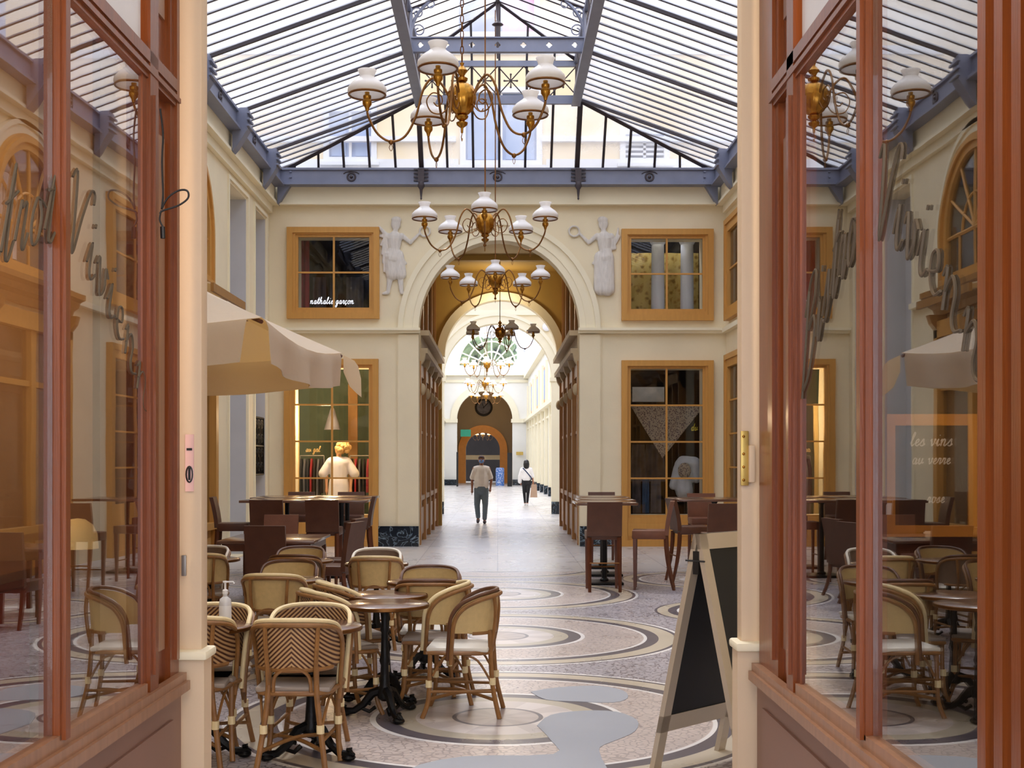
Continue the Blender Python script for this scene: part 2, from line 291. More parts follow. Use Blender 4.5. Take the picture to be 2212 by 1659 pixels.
# ---------------------------------------------------------------- mesh helpers
class MB:
    def __init__(s): s.v = []; s.f = []; s.sm = []
    def add(s, vs, fs, smooth=False):
        o = len(s.v); s.v += [tuple(v) for v in vs]
        for f in fs: s.f.append(tuple(i+o for i in f)); s.sm.append(smooth)
        return s
    def box(s, x0, x1, y0, y1, z0, z1, mtx=None):
        vs = [Vector((x, y, z)) for z in (z0, z1) for y in (y0, y1) for x in (x0, x1)]
        if mtx: vs = [mtx @ v for v in vs]
        return s.add(vs, [(0,2,3,1),(4,5,7,6),(0,1,5,4),(1,3,7,5),(3,2,6,7),(2,0,4,6)])
    def bevbox(s, x0, x1, y0, y1, z0, z1, r, seg=2, mtx=None):
        bm = bmesh.new(); bmesh.ops.create_cube(bm, size=1)
        for v in bm.verts:
            v.co = Vector(((x0+x1)/2+v.co.x*(x1-x0), (y0+y1)/2+v.co.y*(y1-y0), (z0+z1)/2+v.co.z*(z1-z0)))
        bmesh.ops.bevel(bm, geom=list(bm.edges), offset=r, segments=seg, affect='EDGES', profile=0.5)
        bm.verts.ensure_lookup_table()
        vs = [(mtx @ v.co) if mtx else v.co.copy() for v in bm.verts]; fs = [tuple(v.index for v in f.verts) for f in bm.faces]
        bm.free(); return s.add(vs, fs, seg > 1)
    def tube(s, pts, r, n=8, closed=False, flat=None):
        pts = [Vector(p) for p in pts]; m = len(pts)
        rs = r if isinstance(r, (list, tuple)) else [r]*m
        up = None; vs = []
        for i, p in enumerate(pts):
            if closed: t = pts[(i+1) % m]-pts[i-1]
            else: t = pts[min(i+1, m-1)]-pts[max(i-1, 0)]
            if t.length < 1e-9: t = Vector((0,0,1))
            t.normalize()
            if up is None: up = Vector((0,0,1)) if abs(t.z) < 0.9 else Vector((0,1,0))
            a = t.cross(up)
            if a.length < 1e-4: a = t.orthogonal()
            a.normalize(); up = a.cross(t).normalized()
            for k in range(n):
                q = 2*PI*k/n
                vs.append(p + (a*math.cos(q) + up*math.sin(q)*(flat if flat else 1))*rs[i])
        fs = []
        for i in range(m if closed else m-1):
            j = (i+1) % m
            for k in range(n):
                l = (k+1) % n; fs.append((i*n+k, i*n+l, j*n+l, j*n+k))
        if not closed: fs += [tuple(range(n))[::-1], tuple(range((m-1)*n, m*n))]
        return s.add(vs, fs, True)
    def lathe(s, prof, c=(0,0,0), n=24, ax='Z', caps=True):
        vs = []
        for r, z in prof:
            for k in range(n):
                a = 2*PI*k/n; x, y = r*math.cos(a), r*math.sin(a)
                if ax == 'Z': vs.append((c[0]+x, c[1]+y, c[2]+z))
                else: vs.append((c[0]+x, c[1]+z, c[2]+y))
        fs = []
        for i in range(len(prof)-1):
            for k in range(n):
                l = (k+1) % n; fs.append((i*n+k, i*n+l, (i+1)*n+l, (i+1)*n+k))
        if caps: fs += [tuple(range(n))[::-1], tuple(range((len(prof)-1)*n, len(prof)*n))]
        return s.add(vs, fs, True)
    def ball(s, c, rx, ry=None, rz=None, n=12, m=8, mtx=None):
        ry = rx if ry is None else ry; rz = rx if rz is None else rz
        vs = []
        for i in range(m+1):
            t = PI*i/m; rr = max(math.sin(t), 1e-3)
            for k in range(n):
                a = 2*PI*k/n
                v = Vector((rx*rr*math.cos(a), ry*rr*math.sin(a), rz*math.cos(t)))
                if mtx: v = mtx @ v
                vs.append(v+Vector(c))
        fs = [(i*n+k, (i+1)*n+k, (i+1)*n+(k+1) % n, i*n+(k+1) % n) for i in range(m) for k in range(n)]
        fs += [tuple(range(n)), tuple(range(m*n, m*n+n))[::-1]]
        return s.add(vs, fs, True)
    def cap(s, p, q, r1, r2, n=12):      # tapered capsule
        p, q = Vector(p), Vector(q); d = (q-p)
        if d.length < 1e-6: return s.ball(p, r1)
        u = d.normalized(); pts = []; rs = []
        for k in range(4):
            a = PI/2*(1-k/4.0); pts.append(p-u*r1*math.sin(a)); rs.append(max(r1*math.cos(a), 1e-3))
        pts.append(p); rs.append(r1); pts.append(q); rs.append(r2)
        for k in range(1, 5):
            a = PI/2*k/4.0; pts.append(q+u*r2*math.sin(a)); rs.append(max(r2*math.cos(a), 1e-3))
        return s.tube(pts, rs, n)
    def sheet(s, rows, thick=0.0, smooth=True):   # grid of points -> surface, optional thickness
        m = len(rows); n = len(rows[0]); R = [[Vector(p) for p in r] for r in rows]
        if not thick:
            return s.add([p for r in R for p in r], [(i*n+j, i*n+j+1, (i+1)*n+j+1, (i+1)*n+j) for i in range(m-1) for j in range(n-1)], smooth)
        nr = []
        for i in range(m):
            for j in range(n):
                a = R[min(i+1, m-1)][j]-R[max(i-1, 0)][j]; b = R[i][min(j+1, n-1)]-R[i][max(j-1, 0)]
                c = a.cross(b); nr.append(c.normalized() if c.length > 1e-9 else Vector((0,0,1)))
        A = [p for r in R for p in r]; vs = [A[k]+nr[k]*thick/2 for k in range(m*n)]+[A[k]-nr[k]*thick/2 for k in range(m*n)]
        o = m*n; fs = []
        for i in range(m-1):
            for j in range(n-1):
                q = (i*n+j, i*n+j+1, (i+1)*n+j+1, (i+1)*n+j); fs.append(q[::-1]); fs.append(tuple(k+o for k in q))
        def edge(a, b): fs.append((a, b, b+o, a+o))
        for j in range(n-1): edge(j, j+1); edge((m-1)*n+j+1, (m-1)*n+j)
        for i in range(m-1): edge((i+1)*n, i*n); edge(i*n+n-1, (i+1)*n+n-1)
        return s.add(vs, fs, smooth)
    def holes(s, outer, hs, f0, f1):     # 2D polygon with holes, mapped by f0 (front) and f1 (back)
        loops = [outer]+list(hs)
        flat = [p for l in loops for p in l]
        tris = geometry.tessellate_polygon([[Vector((p[0], p[1], 0)) for p in l] for l in loops])
        n = len(flat); vs = [f0(*p) for p in flat]+[f1(*p) for p in flat]
        fs = [tuple(t) for t in tris]+[tuple(k+n for k in t)[::-1] for t in tris]
        o = 0
        for l in loops:
            k = len(l)
            for i in range(k): fs.append((o+i, o+(i+1) % k, n+o+(i+1) % k, n+o+i))
            o += k
        return s.add(vs, fs)
    def mesh(s, name='m'):
        me = bpy.data.meshes.new(name); me.from_pydata(s.v, [], s.f)
        me.polygons.foreach_set('use_smooth', s.sm); me.update()
        bm = bmesh.new(); bm.from_mesh(me); bmesh.ops.recalc_face_normals(bm, faces=bm.faces); bm.to_mesh(me); bm.free()
        if any(s.sm):
            try: me.set_sharp_from_angle(angle=math.radians(42))
            except Exception: pass
        return me
def obj(name, mb, m, parent=None, loc=None):
    me = mb.mesh(name) if isinstance(mb, MB) else mb
    if not me.materials: me.materials.append(M[m])
    o = bpy.data.objects.new(name, me); C.objects.link(o)
    o.material_slots[0].link = 'OBJECT'; o.material_slots[0].material = M[m]
    if parent: o.parent = parent
    if loc: o.location = loc
    return o
def tag(o, label, cat, group=None, kind=None):
    if label: o['label'] = label
    if cat: o['category'] = cat
    if group: o['group'] = group
    if kind: o['kind'] = kind
    return o
def thing(name, label, cat, loc=(0,0,0), rz=0, group=None, kind=None):
    o = bpy.data.objects.new(name, None); C.objects.link(o); o.empty_display_size = 0.1
    o.location = loc; o.rotation_euler = (0, 0, rz)
    return tag(o, label, cat, group, kind)
def struct(name, mb, m, label=None, cat=None):
    o = obj(name, mb, m); o['kind'] = 'structure'
    if label: o['label'] = label
    if cat: o['category'] = cat
    return o
def sempty(name, label=None, cat=None):
    return thing(name, label, cat, kind='structure')
def dup(root, loc=None, rz=None, label=None, group=None):
    def cp(o, par):
        c = o.copy(); C.objects.link(c); c.parent = par
        for ch in [k for k in bpy.data.objects if k.parent == o and k != c]: cp(ch, c)
        return c
    r = cp(root, None)
    if loc is not None: r.location = loc
    if rz is not None: r.rotation_euler = (0, 0, rz)
    if label: r['label'] = label
    if group: r['group'] = group
    return r
def crom(pts, k=6):                  # smooth path through points
    pts = [Vector(p) for p in pts]; out = []
    for i in range(len(pts)-1):
        p0 = pts[max(i-1, 0)]; p1 = pts[i]; p2 = pts[i+1]; p3 = pts[min(i+2, len(pts)-1)]
        for j in range(k):
            t = j/k
            out.append(0.5*((2*p1)+(p2-p0)*t+(2*p0-5*p1+4*p2-p3)*t*t+(3*p1-p0-3*p2+p3)*t*t*t))
    out.append(pts[-1]); return out
def rect(a, b, c, d): return [(a, c), (b, c), (b, d), (a, d)]
def archpoly(cx, r, z0, zs, n=24, ry=None):   # opening with a round head
    ry = ry or r
    return [(cx-r, z0)]+[(cx-r*math.cos(PI*k/n), zs+ry*math.sin(PI*k/n)) for k in range(n+1)]+[(cx+r, z0)]
def yz(y0, y1): return (lambda a, b: (a, y0, b)), (lambda a, b: (a, y1, b))
def remesh(o, vox, smooth=3):
    m = o.modifiers.new('r', 'REMESH'); m.mode = 'VOXEL'; m.voxel_size = vox; m.use_smooth_shade = True
    s = o.modifiers.new('s', 'SMOOTH'); s.factor = 0.5; s.iterations = smooth
# ================================================================ ARCHITECTURE
HW = 4.4; YF = 24.1; YP = 31.9; YR = 38.7; YE = 84.0
win_n = [0]; trim_n = [0]; door_n = [0]
def wname(): win_n[0] += 1; return 'window_%d' % win_n[0]
def tname(): trim_n[0] += 1; return 'trim_%d' % trim_n[0]
# floor
struct('floor', MB().box(-9, 9, -2, 112, -0.2, 0), 'mosaic_floor')

# ---- far wall of the hall with its five openings
AX = 0.03; AR = 1.55
UW = [(PX(645,YF), PX(798,YF), PZ(665,YF), PZ(513,YF)), (PX(1363,YF), PX(1517,YF), PZ(668,YF), PZ(516,YF))]
LW = [(PX(638,YF), PX(797,YF), PZ(1112,YF), PZ(795,YF)), (PX(1362,YF), PX(1517,YF), PZ(1112,YF), PZ(797,YF))]
arch = archpoly(AX, AR, 0.0, 4.17, ry=1.72)
ZT = 7.25
outer = [(-HW, 0), (AX-AR, 0)]+arch[1:-1]+[(AX+AR, 0), (HW, 0), (HW, ZT), (-HW, ZT)]
struct('wall_far', MB().holes(outer, [rect(*w) for w in UW+LW], *yz(YF, YF+0.35)), 'cream')
# archivolt
def ringpoly(cx, r0, r1, zs, n=28, ry0=None, ry1=None):
    ry0 = ry0 or r0; ry1 = ry1 or r1
    a = [(cx-r1*math.cos(PI*k/n), zs+ry1*math.sin(PI*k/n)) for k in range(n+1)]
    b = [(cx+r0*math.cos(PI*k/n), zs+ry0*math.sin(PI*k/n)) for k in range(n+1)]
    return a+b
tb = MB().holes(ringpoly(AX, AR, AR+0.37, 4.17, ry0=1.72, ry1=2.08), [], *yz(YF-0.06, YF+0.0))
tb.holes(ringpoly(AX, AR+0.30, AR+0.40, 4.17, ry0=2.01, ry1=2.11), [], *yz(YF-0.10, YF-0.06))
tb.holes(ringpoly(AX, AR+0.12, AR+0.15, 4.17, ry0=1.84, ry1=1.87), [], *yz(YF-0.075, YF-0.06))
struct(tname(), tb, 'cream_trim')
# jamb pilasters, string course, cornice
tb = MB()
for s in (-1, 1):
    a, b = sorted((AX+s*AR, AX+s*(AR+0.40))); tb.box(a, b, YF-0.05, YF, 0.0, 4.08)
    a, b = sorted((AX+s*(AR+0.40), AX+s*(AR+0.43))); tb.box(a, b, YF-0.02, YF, 0.4, 4.08)
struct(tname(), tb, 'cream')
tb = MB()
for s in (-1, 1):
    a, b = sorted((AX+s*(AR-0.03), s*HW)); tb.box(a, b, YF-0.10, YF, 4.10, 4.15); tb.box(a, b, YF-0.15, YF, 4.15, 4.20)
struct(tname(), tb, 'cream_trim')
struct(tname(), MB().box(-HW, HW, YF-0.12, YF, 6.60, 6.9).box(-HW, HW, YF-0.16, YF, 6.56, 6.60), 'cream_trim')
struct(tname(), MB().box(HW-0.14, HW, 5.95, YF-0.12, 6.60, 6.9).box(HW-0.19, HW, 5.95, YF-0.12, 6.55, 6.60).box(HW-0.08, HW, 5.95, YF-0.12, 6.40, 6.55), 'cream_trim')
struct(tname(), MB().box(-HW, -HW+0.14, 5.95, YF-0.12, 6.60, 6.9).box(-HW, -HW+0.19, 5.95, YF-0.12, 6.55, 6.60).box(-HW, -HW+0.08, 5.95, YF-0.12, 6.40, 6.55), 'cream_trim')
# marble plinths
for a, b in ((-2.33, AX-AR), (AX+AR, 2.33)):
    struct('baseboard_far', MB().box(a-0.0, b, YF-0.09, YF-0.0, 0.0, 0.39), 'marble_black')

# ---- a timber window: frame > sash, pane
def face_window(x0, x1, z0, z1, fx0, fx1, fz0, fz1, y, cols, rows, label, m='ochre', low=None, glass='window_glass'):
    w = sempty(wname(), label)
    f0, f1 = yz(y-0.07, y+0.02)
    fr = MB().holes(rect(fx0, fx1, fz0, fz1), [rect(x0-0.05, x1+0.05, z0-0.05, z1+0.05)], f0, f1)
    t = 0.11
    fr.holes(rect(fx0, fx1, fz0, fz1), [rect(fx0+t, fx1-t, fz0+t, fz1-t)], *yz(y-0.10, y-0.07))
    obj('window_frame', fr, m, w)
    if low is not None:
        pb = MB().box(fx0+0.12, fx1-0.12, y-0.085, y-0.07, low, z0-0.16).box(fx0, fx1, y-0.11, y-0.07, 0.0, 0.12)
        obj('lower_panel', pb, m, w)
    sb = MB().holes(rect(x0-0.05, x1+0.05, z0-0.05, z1+0.05), [rect(x0, x1, z0, z1)], *yz(y-0.04, y+0.02))
    for i in range(1, cols):
        xx = x0+(x1-x0)*i/cols; sb.box(xx-0.018, xx+0.018, y-0.03, y+0.01, z0, z1)
    for j in range(1, rows):
        zz = z0+(z1-z0)*j/rows; sb.box(x0, x1, y-0.028, y+0.008, zz-0.016, zz+0.016)
    obj('sash', sb, m, w)
    obj('pane', MB().box(x0, x1, y+0.012, y+0.018, z0, z1), glass, w)
    return w
w1 = face_window(*UW[0], PX(621,YF), PX(820,YF), PZ(689,YF), PZ(492,YF), YF, 2, 2, 'upper ochre window with a white script sign behind its lower panes')
face_window(*UW[1], PX(1342,YF), PX(1540,YF), PZ(693,YF), PZ(496,YF), YF, 2, 2, 'upper ochre window with two white columns behind its panes')
face_window(*LW[0], PX(615,YF), PX(818,YF), 0.0, PZ(776,YF), YF, 2, 4, 'tall ochre shop window lit warm, a mannequin inside', low=0.2)
face_window(*LW[1], PX(1342,YF), PX(1540,YF), 0.0, PZ(779,YF), YF, 2, 4, 'tall ochre shop window with dark clothes and a hanging scarf', low=0.2)

# ---- side walls of the hall
def sidewall(s, niches):
    w = MB(); th = 0.45; xi = s*HW; xo = s*(HW+th)
    a, b = sorted((xi, xo)); y = 5.95
    for (n0, n1, zb, zt) in niches:
        w.box(a, b, y, n0, 0, ZT); w.box(a, b, n0, n1, zt, ZT); w.box(a, b, n0, n1, 0, zb); y = n1
    w.box(a, b, y, YF+0.35, 0, ZT)
    return w
NL = [(20.45, 21.9, 0.02, 6.22), (22.62, 23.7, 0.02, 6.22)]
struct('wall_left', sidewall(-1, NL), 'cream')
struct('wall_right', sidewall(1, []), 'cream')
nb = MB()
for n0, n1, zb, zt in NL:
    nb.box(-HW-0.40, -HW-0.36, n0, n1, zb, zt); nb.box(-HW-0.36, -HW-0.01, n1-0.02, n1, zb, zt)
struct('wall_niche', nb, 'grey_plaster')
tb = MB()
for n0, n1, zb, zt in NL:
    tb.holes([(n0-0.10, zb), (n0-0.10, zt+0.10), (n1+0.10, zt+0.10), (n1+0.10, zb), (n1+0.04, zb), (n1+0.04, zt+0.04), (n0-0.04, zt+0.04), (n0-0.04, zb)], [],
             lambda a, b: (-HW, a, b), lambda a, b: (-HW+0.03, a, b))
struct(tname(), tb, 'cream_trim')
# black ironwork grille in the far niche
g = MB(); gx = -HW-0.03; y0, y1, z0, z1 = 22.7, 23.62, PZ(1025,23.2), PZ(902,23.2)
for yy in (y0, y1): g.tube([(gx, yy, z0), (gx, yy, z1)], 0.02, 6)
for zz in (z0, (z0+z1)/2, z1): g.tube([(gx, y0, zz), (gx, y1, zz)], 0.018, 6)
for i in range(1, 6):
    yy = y0+(y1-y0)*i/6; g.tube([(gx, yy, z0), (gx, yy, z1)], 0.012, 6)
for i in range(3):
    for j in range(4):
        yy = y0+(y1-y0)*(i*2+1)/6; zz = z0+(z1-z0)*(j+0.5)/4
        g.tube([(gx, yy+0.11*math.cos(q*0.7)*(1-q*0.06), zz+0.11*math.sin(q*0.7)*(1-q*0.06)) for q in range(12)], 0.011, 5)
o = obj('window_grille', g, 'black_iron')
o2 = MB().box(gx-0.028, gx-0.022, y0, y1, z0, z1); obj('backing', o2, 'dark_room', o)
tag(o, 'black wrought iron grille in the far niche of the left wall', 'grille')

# ---- arched windows and shopfronts on the side walls
def side_arch(s, yc, label):
    w = sempty(wname(), label); X = s*HW; r = 1.32; zs = 4.95; zb = 4.25
    fx = lambda d: (lambda a, b: (X-s*d, a, b))
    out_ = archpoly(yc, r, zb, zs); inn = archpoly(yc, r-0.22, zb+0.16, zs)
    obj('window_frame', MB().holes(out_, [inn], fx(0.0), fx(0.10)).holes(archpoly(yc, r-0.05, zb, zs), [archpoly(yc, r-0.12, zb+0.1, zs)], fx(0.10), fx(0.14)), 'ochre', w)
    sb = MB(); pr = r-0.22
    for a in (30, 60, 90, 120, 150):
        q = math.radians(a); c = Vector((X-s*0.05, yc, zs)); e = c+Vector((0, -pr*math.cos(q), pr*math.sin(q)))
        sb.tube([c, e], 0.025, 5)
    sb.tube([(X-s*0.05, yc-pr, zs), (X-s*0.05, yc+pr, zs)], 0.03, 5)
    sb.tube([(X-s*0.05, yc-0.5*math.cos(PI*k/12), zs+0.5*math.sin(PI*k/12)) for k in range(13)], 0.02, 5)
    for k in (-1, 0, 1): sb.tube([(X-s*0.05, yc+k*0.6, zb+0.16), (X-s*0.05, yc+k*0.6, zs)], 0.02, 5)
    obj('sash', sb, 'ochre', w)
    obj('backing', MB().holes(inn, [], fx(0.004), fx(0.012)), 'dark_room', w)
    obj('curtain', MB().sheet([[(X-s*(0.022+0.012*math.sin(j*1.3)), yc-0.95+j*0.05, z) for j in range(13)] for z in (zb+0.2, 5.6)], 0), 'white_cloth', w)
    obj('pane', MB().holes(inn, [], fx(0.040), fx(0.046)), 'window_glass', w)
    # plaster surround
    struct(tname(), MB().holes(archpoly(yc, r+0.2, zb, zs), [archpoly(yc, r+0.001, zb, zs)], fx(0.0), fx(0.05)).holes(archpoly(yc, r+0.2, zb, zs), [archpoly(yc, r+0.13, zb, zs)], fx(0.05), fx(0.08)), 'cream_trim')
def side_shop(s, yc, label, half=1.40, hood=True):
    w = sempty(wname(), label); X = s*HW
    def bx(b, u0, u1, z0, z1, d0, d1):
        x0, x1 = sorted((X-s*d0, X-s*d1)); b.box(x0, x1, yc+u0, yc+u1, z0, z1); return b
    fr = MB()
    for k in (-half, half-0.16): bx(fr, k, k+0.16, 0, 3.75, 0, 0.16)
    bx(fr, -0.08, 0.08, 0.7, 3.5, 0, 0.12); bx(fr, -half, half, 3.5, 3.75, 0, 0.16); bx(fr, -half, half, 0.62, 0.72, 0, 0.16)
    bx(fr, -half, half, 2.7, 2.78, 0, 0.1)
    obj('window_frame', fr, 'ochre', w)
    pn = MB(); bx(pn, -half+0.16, half-0.16, 0, 0.62, 0, 0.08); bx(pn, -half+0.3, -0.1, 0.12, 0.5, 0.08, 0.11); bx(pn, 0.1, half-0.3, 0.12, 0.5, 0.08, 0.11)
    obj('lower_panel', pn, 'ochre', w)
    obj('backing', bx(MB(), -half+0.16, half-0.16, 0.72, 3.5, 0.002, 0.01), 'warm_room', w)
    obj('pane', bx(MB(), -half+0.16, half-0.16, 0.72, 3.5, 0.05, 0.056), 'window_glass', w)
    if hood:
        hd = MB()
        prof = [(0, 3.85), (0.08, 3.85), (0.12, 3.95), (0.20, 4.0), (0.23, 4.08), (0.31, 4.12), (0.31, 4.2), (0, 4.24)]
        hd.holes(prof, [], lambda a, b: (X-s*a, yc-half-0.15, b), lambda a, b: (X-s*a, yc+half+0.15, b))
        for k in (-half, half-0.16):
            hd.holes([(0, 3.3), (0.1, 3.4), (0.14, 3.6), (0.24, 3.72), (0.28, 3.85), (0, 3.85)], [], lambda a, b, k=k: (X-s*a, yc+k, b), lambda a, b, k=k: (X-s*a, yc+k+0.16, b))
        obj('hood', hd, 'ochre_dark', w)
for s, nm in ((-1, 'left'), (1, 'right')):
    for yc in (17.6, 13.6, 9.6):
        side_arch(s, yc, 'ochre arched window high on the %s wall' % nm)
        side_shop(s, yc, 'ochre shopfront with a moulded hood on the %s wall' % nm)
# string course on the side walls between shops
for s in (-1, 1):
    tb = MB(); x0, x1 = sorted((s*HW, s*(HW-0.1)))
    tb.box(x0, x1, 19.35, 20.33 if s < 0 else YF-0.15, 4.10, 4.19)
    struct(tname(), tb, 'cream_trim')
# right wall: small window and shop door close to the corner
def flat_side_window(s, y0, y1, z0, z1, rows, label, low=False):
    w = sempty(wname(), label); X = s*HW; fx = lambda d: (lambda a, b: (X-s*d, a, b)); t = 0.24
    zi = z0+(0.9 if low else t)
    obj('window_frame', MB().holes(rect(y0, y1, z0, z1), [rect(y0+t, y1-t, zi, z1-t)], fx(0), fx(0.08)).holes(rect(y0, y1, z0, z1), [rect(y0+0.1, y1-0.1, z0+0.1, z1-0.1)], fx(0.08), fx(0.11)), 'ochre', w)
    sb = MB(); ym = (y0+y1)/2; sx = sorted((X, X-s*0.05)); sb.box(*sx, ym-0.02, ym+0.02, zi, z1-t)
    for j in range(1, rows): zz = zi+(z1-t-zi)*j/rows; sb.box(*sx, y0+t, y1-t, zz-0.015, zz+0.015)
    obj('sash', sb, 'ochre', w)
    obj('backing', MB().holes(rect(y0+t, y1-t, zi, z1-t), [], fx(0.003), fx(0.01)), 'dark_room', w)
    obj('pane', MB().holes(rect(y0+t, y1-t, zi, z1-t), [], fx(0.02), fx(0.026)), 'window_glass', w)
flat_side_window(1, 20.9, 23.75, 4.3, 6.2, 2, 'upper ochre window on the right wall beside the corner')
flat_side_window(1, 20.9, 23.75, 0.0, 3.65, 4, 'tall ochre shop window on the right wall beside the corner', low=True)
# plaster medallions between the arches
for s in (-1, 1):
    for yc in (15.6, 11.6):
        w = MB(); X = s*(HW-0.0495)
        w.tube([(X, yc+0.2*math.cos(q/20*2*PI), 5.75+0.36*math.sin(q/20*2*PI)) for q in range(20)], 0.05, 8, closed=True)
        w.ball((X, yc, 5.75), 0.05, 0.13, 0.26); w.ball((X, yc, 6.2), 0.05, 0.1, 0.08)
        for k in range(5): w.ball((X, yc+0.03*(-1)**k, 5.3-0.13*k), 0.05, 0.09-0.012*k, 0.08)
        struct(tname(), w, 'plaster_relief')

# ---- steel wall plate, brackets, rosettes
plate = thing('gutter_beam', 'long grey blue steel gutter beam across the far wall under the glass roof', 'beam')
gb = MB().box(-HW+0.2, HW-0.2, YF-0.30, YF-0.24, 6.92, 7.20).box(-HW+0.2, HW-0.2, YF-0.36, YF-0.0, 6.90, 6.94).box(-HW+0.2, HW-0.2, YF-0.34, YF-0.2, 7.18, 7.22)
obj('beam', gb, 'steel_blue', plate)
def rosette(p, nrm, par):
    b = MB(); mt = Matrix.Translation(p) @ Vector((0,0,1)).rotation_difference(Vector(nrm)).to_matrix().to_4x4()
    t = MB().tube([(0.075*math.cos(2*PI*k/16), 0.075*math.sin(2*PI*k/16), 0.01) for k in range(16)], 0.018, 6, closed=True)
    t.ball((0,0,0.01), 0.035); t.tube([(-0.15,0.06,0.01),(-0.1,0.09,0.01),(0,0.11,0.01),(0.1,0.09,0.01),(0.15,0.06,0.01)], 0.01, 5)
    b.add([mt @ Vector(v) for v in t.v], t.f, True); obj('rosette', b, 'steel_dark', par)
for px in (759, 1075, 1403): rosette((PX(px,YF-0.3), YF-0.30, 7.05), (0,-1,0), plate)
for px in (910, 1249):
    X = PX(px,YF-0.3); b = MB().box(X-0.06, X+0.06, YF-0.38, YF-0.30, 6.94, 7.2)
    for zz in (6.97, 7.04, 7.11, 7.18): b.box(X-0.14, X+0.14, YF-0.37, YF-0.33, zz-0.012, zz+0.012)
    b.lathe([(0.05,0.1),(0.07,0.02),(0.03,-0.05),(0.015,-0.2),(0.02,-0.22),(0.0,-0.25)], (X, YF-0.34, 6.85), 10)
    obj('pendant_bolt', b, 'steel_dark', plate)
for s in (-1, 1):
    pl = thing('gutter_beam', 'grey blue steel gutter beam running along the top of the %s wall' % ('left' if s < 0 else 'right'), 'beam')
    xa, xb = sorted((s*(HW-0.26), s*(HW-0.20))); b = MB().box(xa, xb, 5.95, YF-0.2, 6.92, 7.20)
    xa, xb = sorted((s*(HW-0.34), s*HW)); b.box(xa, xb, 5.95, YF-0.2, 6.88, 6.92)
    xa, xb = sorted((s*(HW-0.30), s*(HW-0.18))); b.box(xa, xb, 5.95, YF-0.2, 7.18, 7.22)
    obj('beam', b, 'steel_blue', pl)
    for yy in (23.95, 22.5, 19.9, 17.3, 14.7, 12.1, 9.5, 6.9):
        X = s*(HW-0.2); br = MB()
        br.holes([(0, 6.55), (0.08, 6.62), (0.30, 6.90), (0.30, 7.24), (0, 7.24)], [], lambda a, c: (X-s*a*0.8, yy-0.12, c), lambda a, c: (X-s*a*0.8, yy+0.12, c))
        for zz in (6.95, 7.05, 7.15): br.box(min(X-s*0.24, X-s*0.28), max(X-s*0.24, X-s*0.28), yy-0.18, yy+0.18, zz-0.015, zz+0.015)
        obj('bracket', br, 'steel_blue', pl)
    for yy in (21.2, 18.6, 16.0): rosette((s*(HW-0.26), yy, 7.05), (-s,0,0), pl)

# ---- the glass roof: side slopes, raised lantern, hipped end
SL = 0.36; XG = HW-0.22; ZG = 7.2; XP = 1.415; ZP = ZG+SL*(XG-XP); YHB = 22.5; YN = 6.0
ZC = 8.86; ZA = ZC+SL*XP*1.05; YA = 21.1
roof = sempty('ceiling', 'hipped glass roof of the hall with a raised lantern')
def quad(name, a, b, c, d, m): return obj(name, MB().sheet([[a, b], [d, c]], 0.008, smooth=False), m, roof)
YFp = YF-0.12
for s in (-1, 1):
    obj('side_glazing', MB().add([(s*XG,YN,ZG),(s*XG,YFp,ZG),(s*XP,YHB,ZP),(s*XP,YN,ZP)], [(0,1,2,3)]), 'roof_glass', roof)
    obj('lantern_glazing', MB().add([(s*XP,YN,ZC),(s*XP,YHB,ZC),(0,YA,ZA),(0,YN,ZA)], [(0,1,2,3)]), 'roof_glass_clear', roof)
    bars = MB(); y = 22.5-8*0.325*6; k = 0
    while y < YFp-0.1:
        bold = (k % 8 == 0); h = 0.05 if bold else 0.016; wd = 0.022 if bold else 0.007
        f = 1.0 if y < YHB else max(0.0, (YFp-y)/(YFp-YHB))
        x1 = XG-(XG-XP)*f; z1 = ZG+(ZP-ZG)*f
        bars.add([(s*XG,y-wd,ZG-h),(s*XG,y+wd,ZG-h),(s*XG,y+wd,ZG+0.02),(s*XG,y-wd,ZG+0.02),(s*x1,y-wd,z1-h),(s*x1,y+wd,z1-h),(s*x1,y+wd,z1+0.02),(s*x1,y-wd,z1+0.02)],
                 [(0,1,2,3),(4,7,6,5),(0,4,5,1),(1,5,6,2),(2,6,7,3),(3,7,4,0)])
        y += 0.325; k += 1
    obj('glazing_bars', bars, 'bar', roof)
    lb = MB(); y = YN+0.3
    while y < YHB-0.05:
        f = 1.0 if y < YA else (YHB-y)/(YHB-YA); lb.tube([(s*XP,y,ZC-0.01),(s*XP*(1-f),y,ZC+(ZA-ZC)*f-0.01)], 0.014, 4); y += 0.4333
    obj('lantern_bars', lb, 'bar', roof)
    # purlin beam and its lattice clerestory
    pb = MB(); x0, x1 = sorted((s*(XP+0.03), s*(XP-0.05))); pb.box(x0, x1, YN, YHB, ZP-0.14, ZP+0.12); x0, x1 = sorted((s*(XP+0.07), s*(XP-0.09))); pb.box(x0, x1, YN, YHB, ZP-0.17, ZP-0.13)
    pb.box(*sorted((s*(XP+0.02), s*(XP-0.04))), YN, YHB, ZC-0.07, ZC+0.03)
    obj('purlin', pb, 'steel_blue', roof)
    lt = MB(); y = YHB
    while y > YN+0.7:
        for a, b in ((ZP+0.1, ZC-0.05), (ZC-0.05, ZP+0.1)): lt.tube([(s*XP, y, a), (s*XP, y-0.65, b)], 0.012, 4)
        lt.box(s*XP-0.02, s*XP+0.02, y-0.02, y+0.02, ZP, ZC); y -= 0.65
    obj('lattice', lt, 'steel_dark', roof)
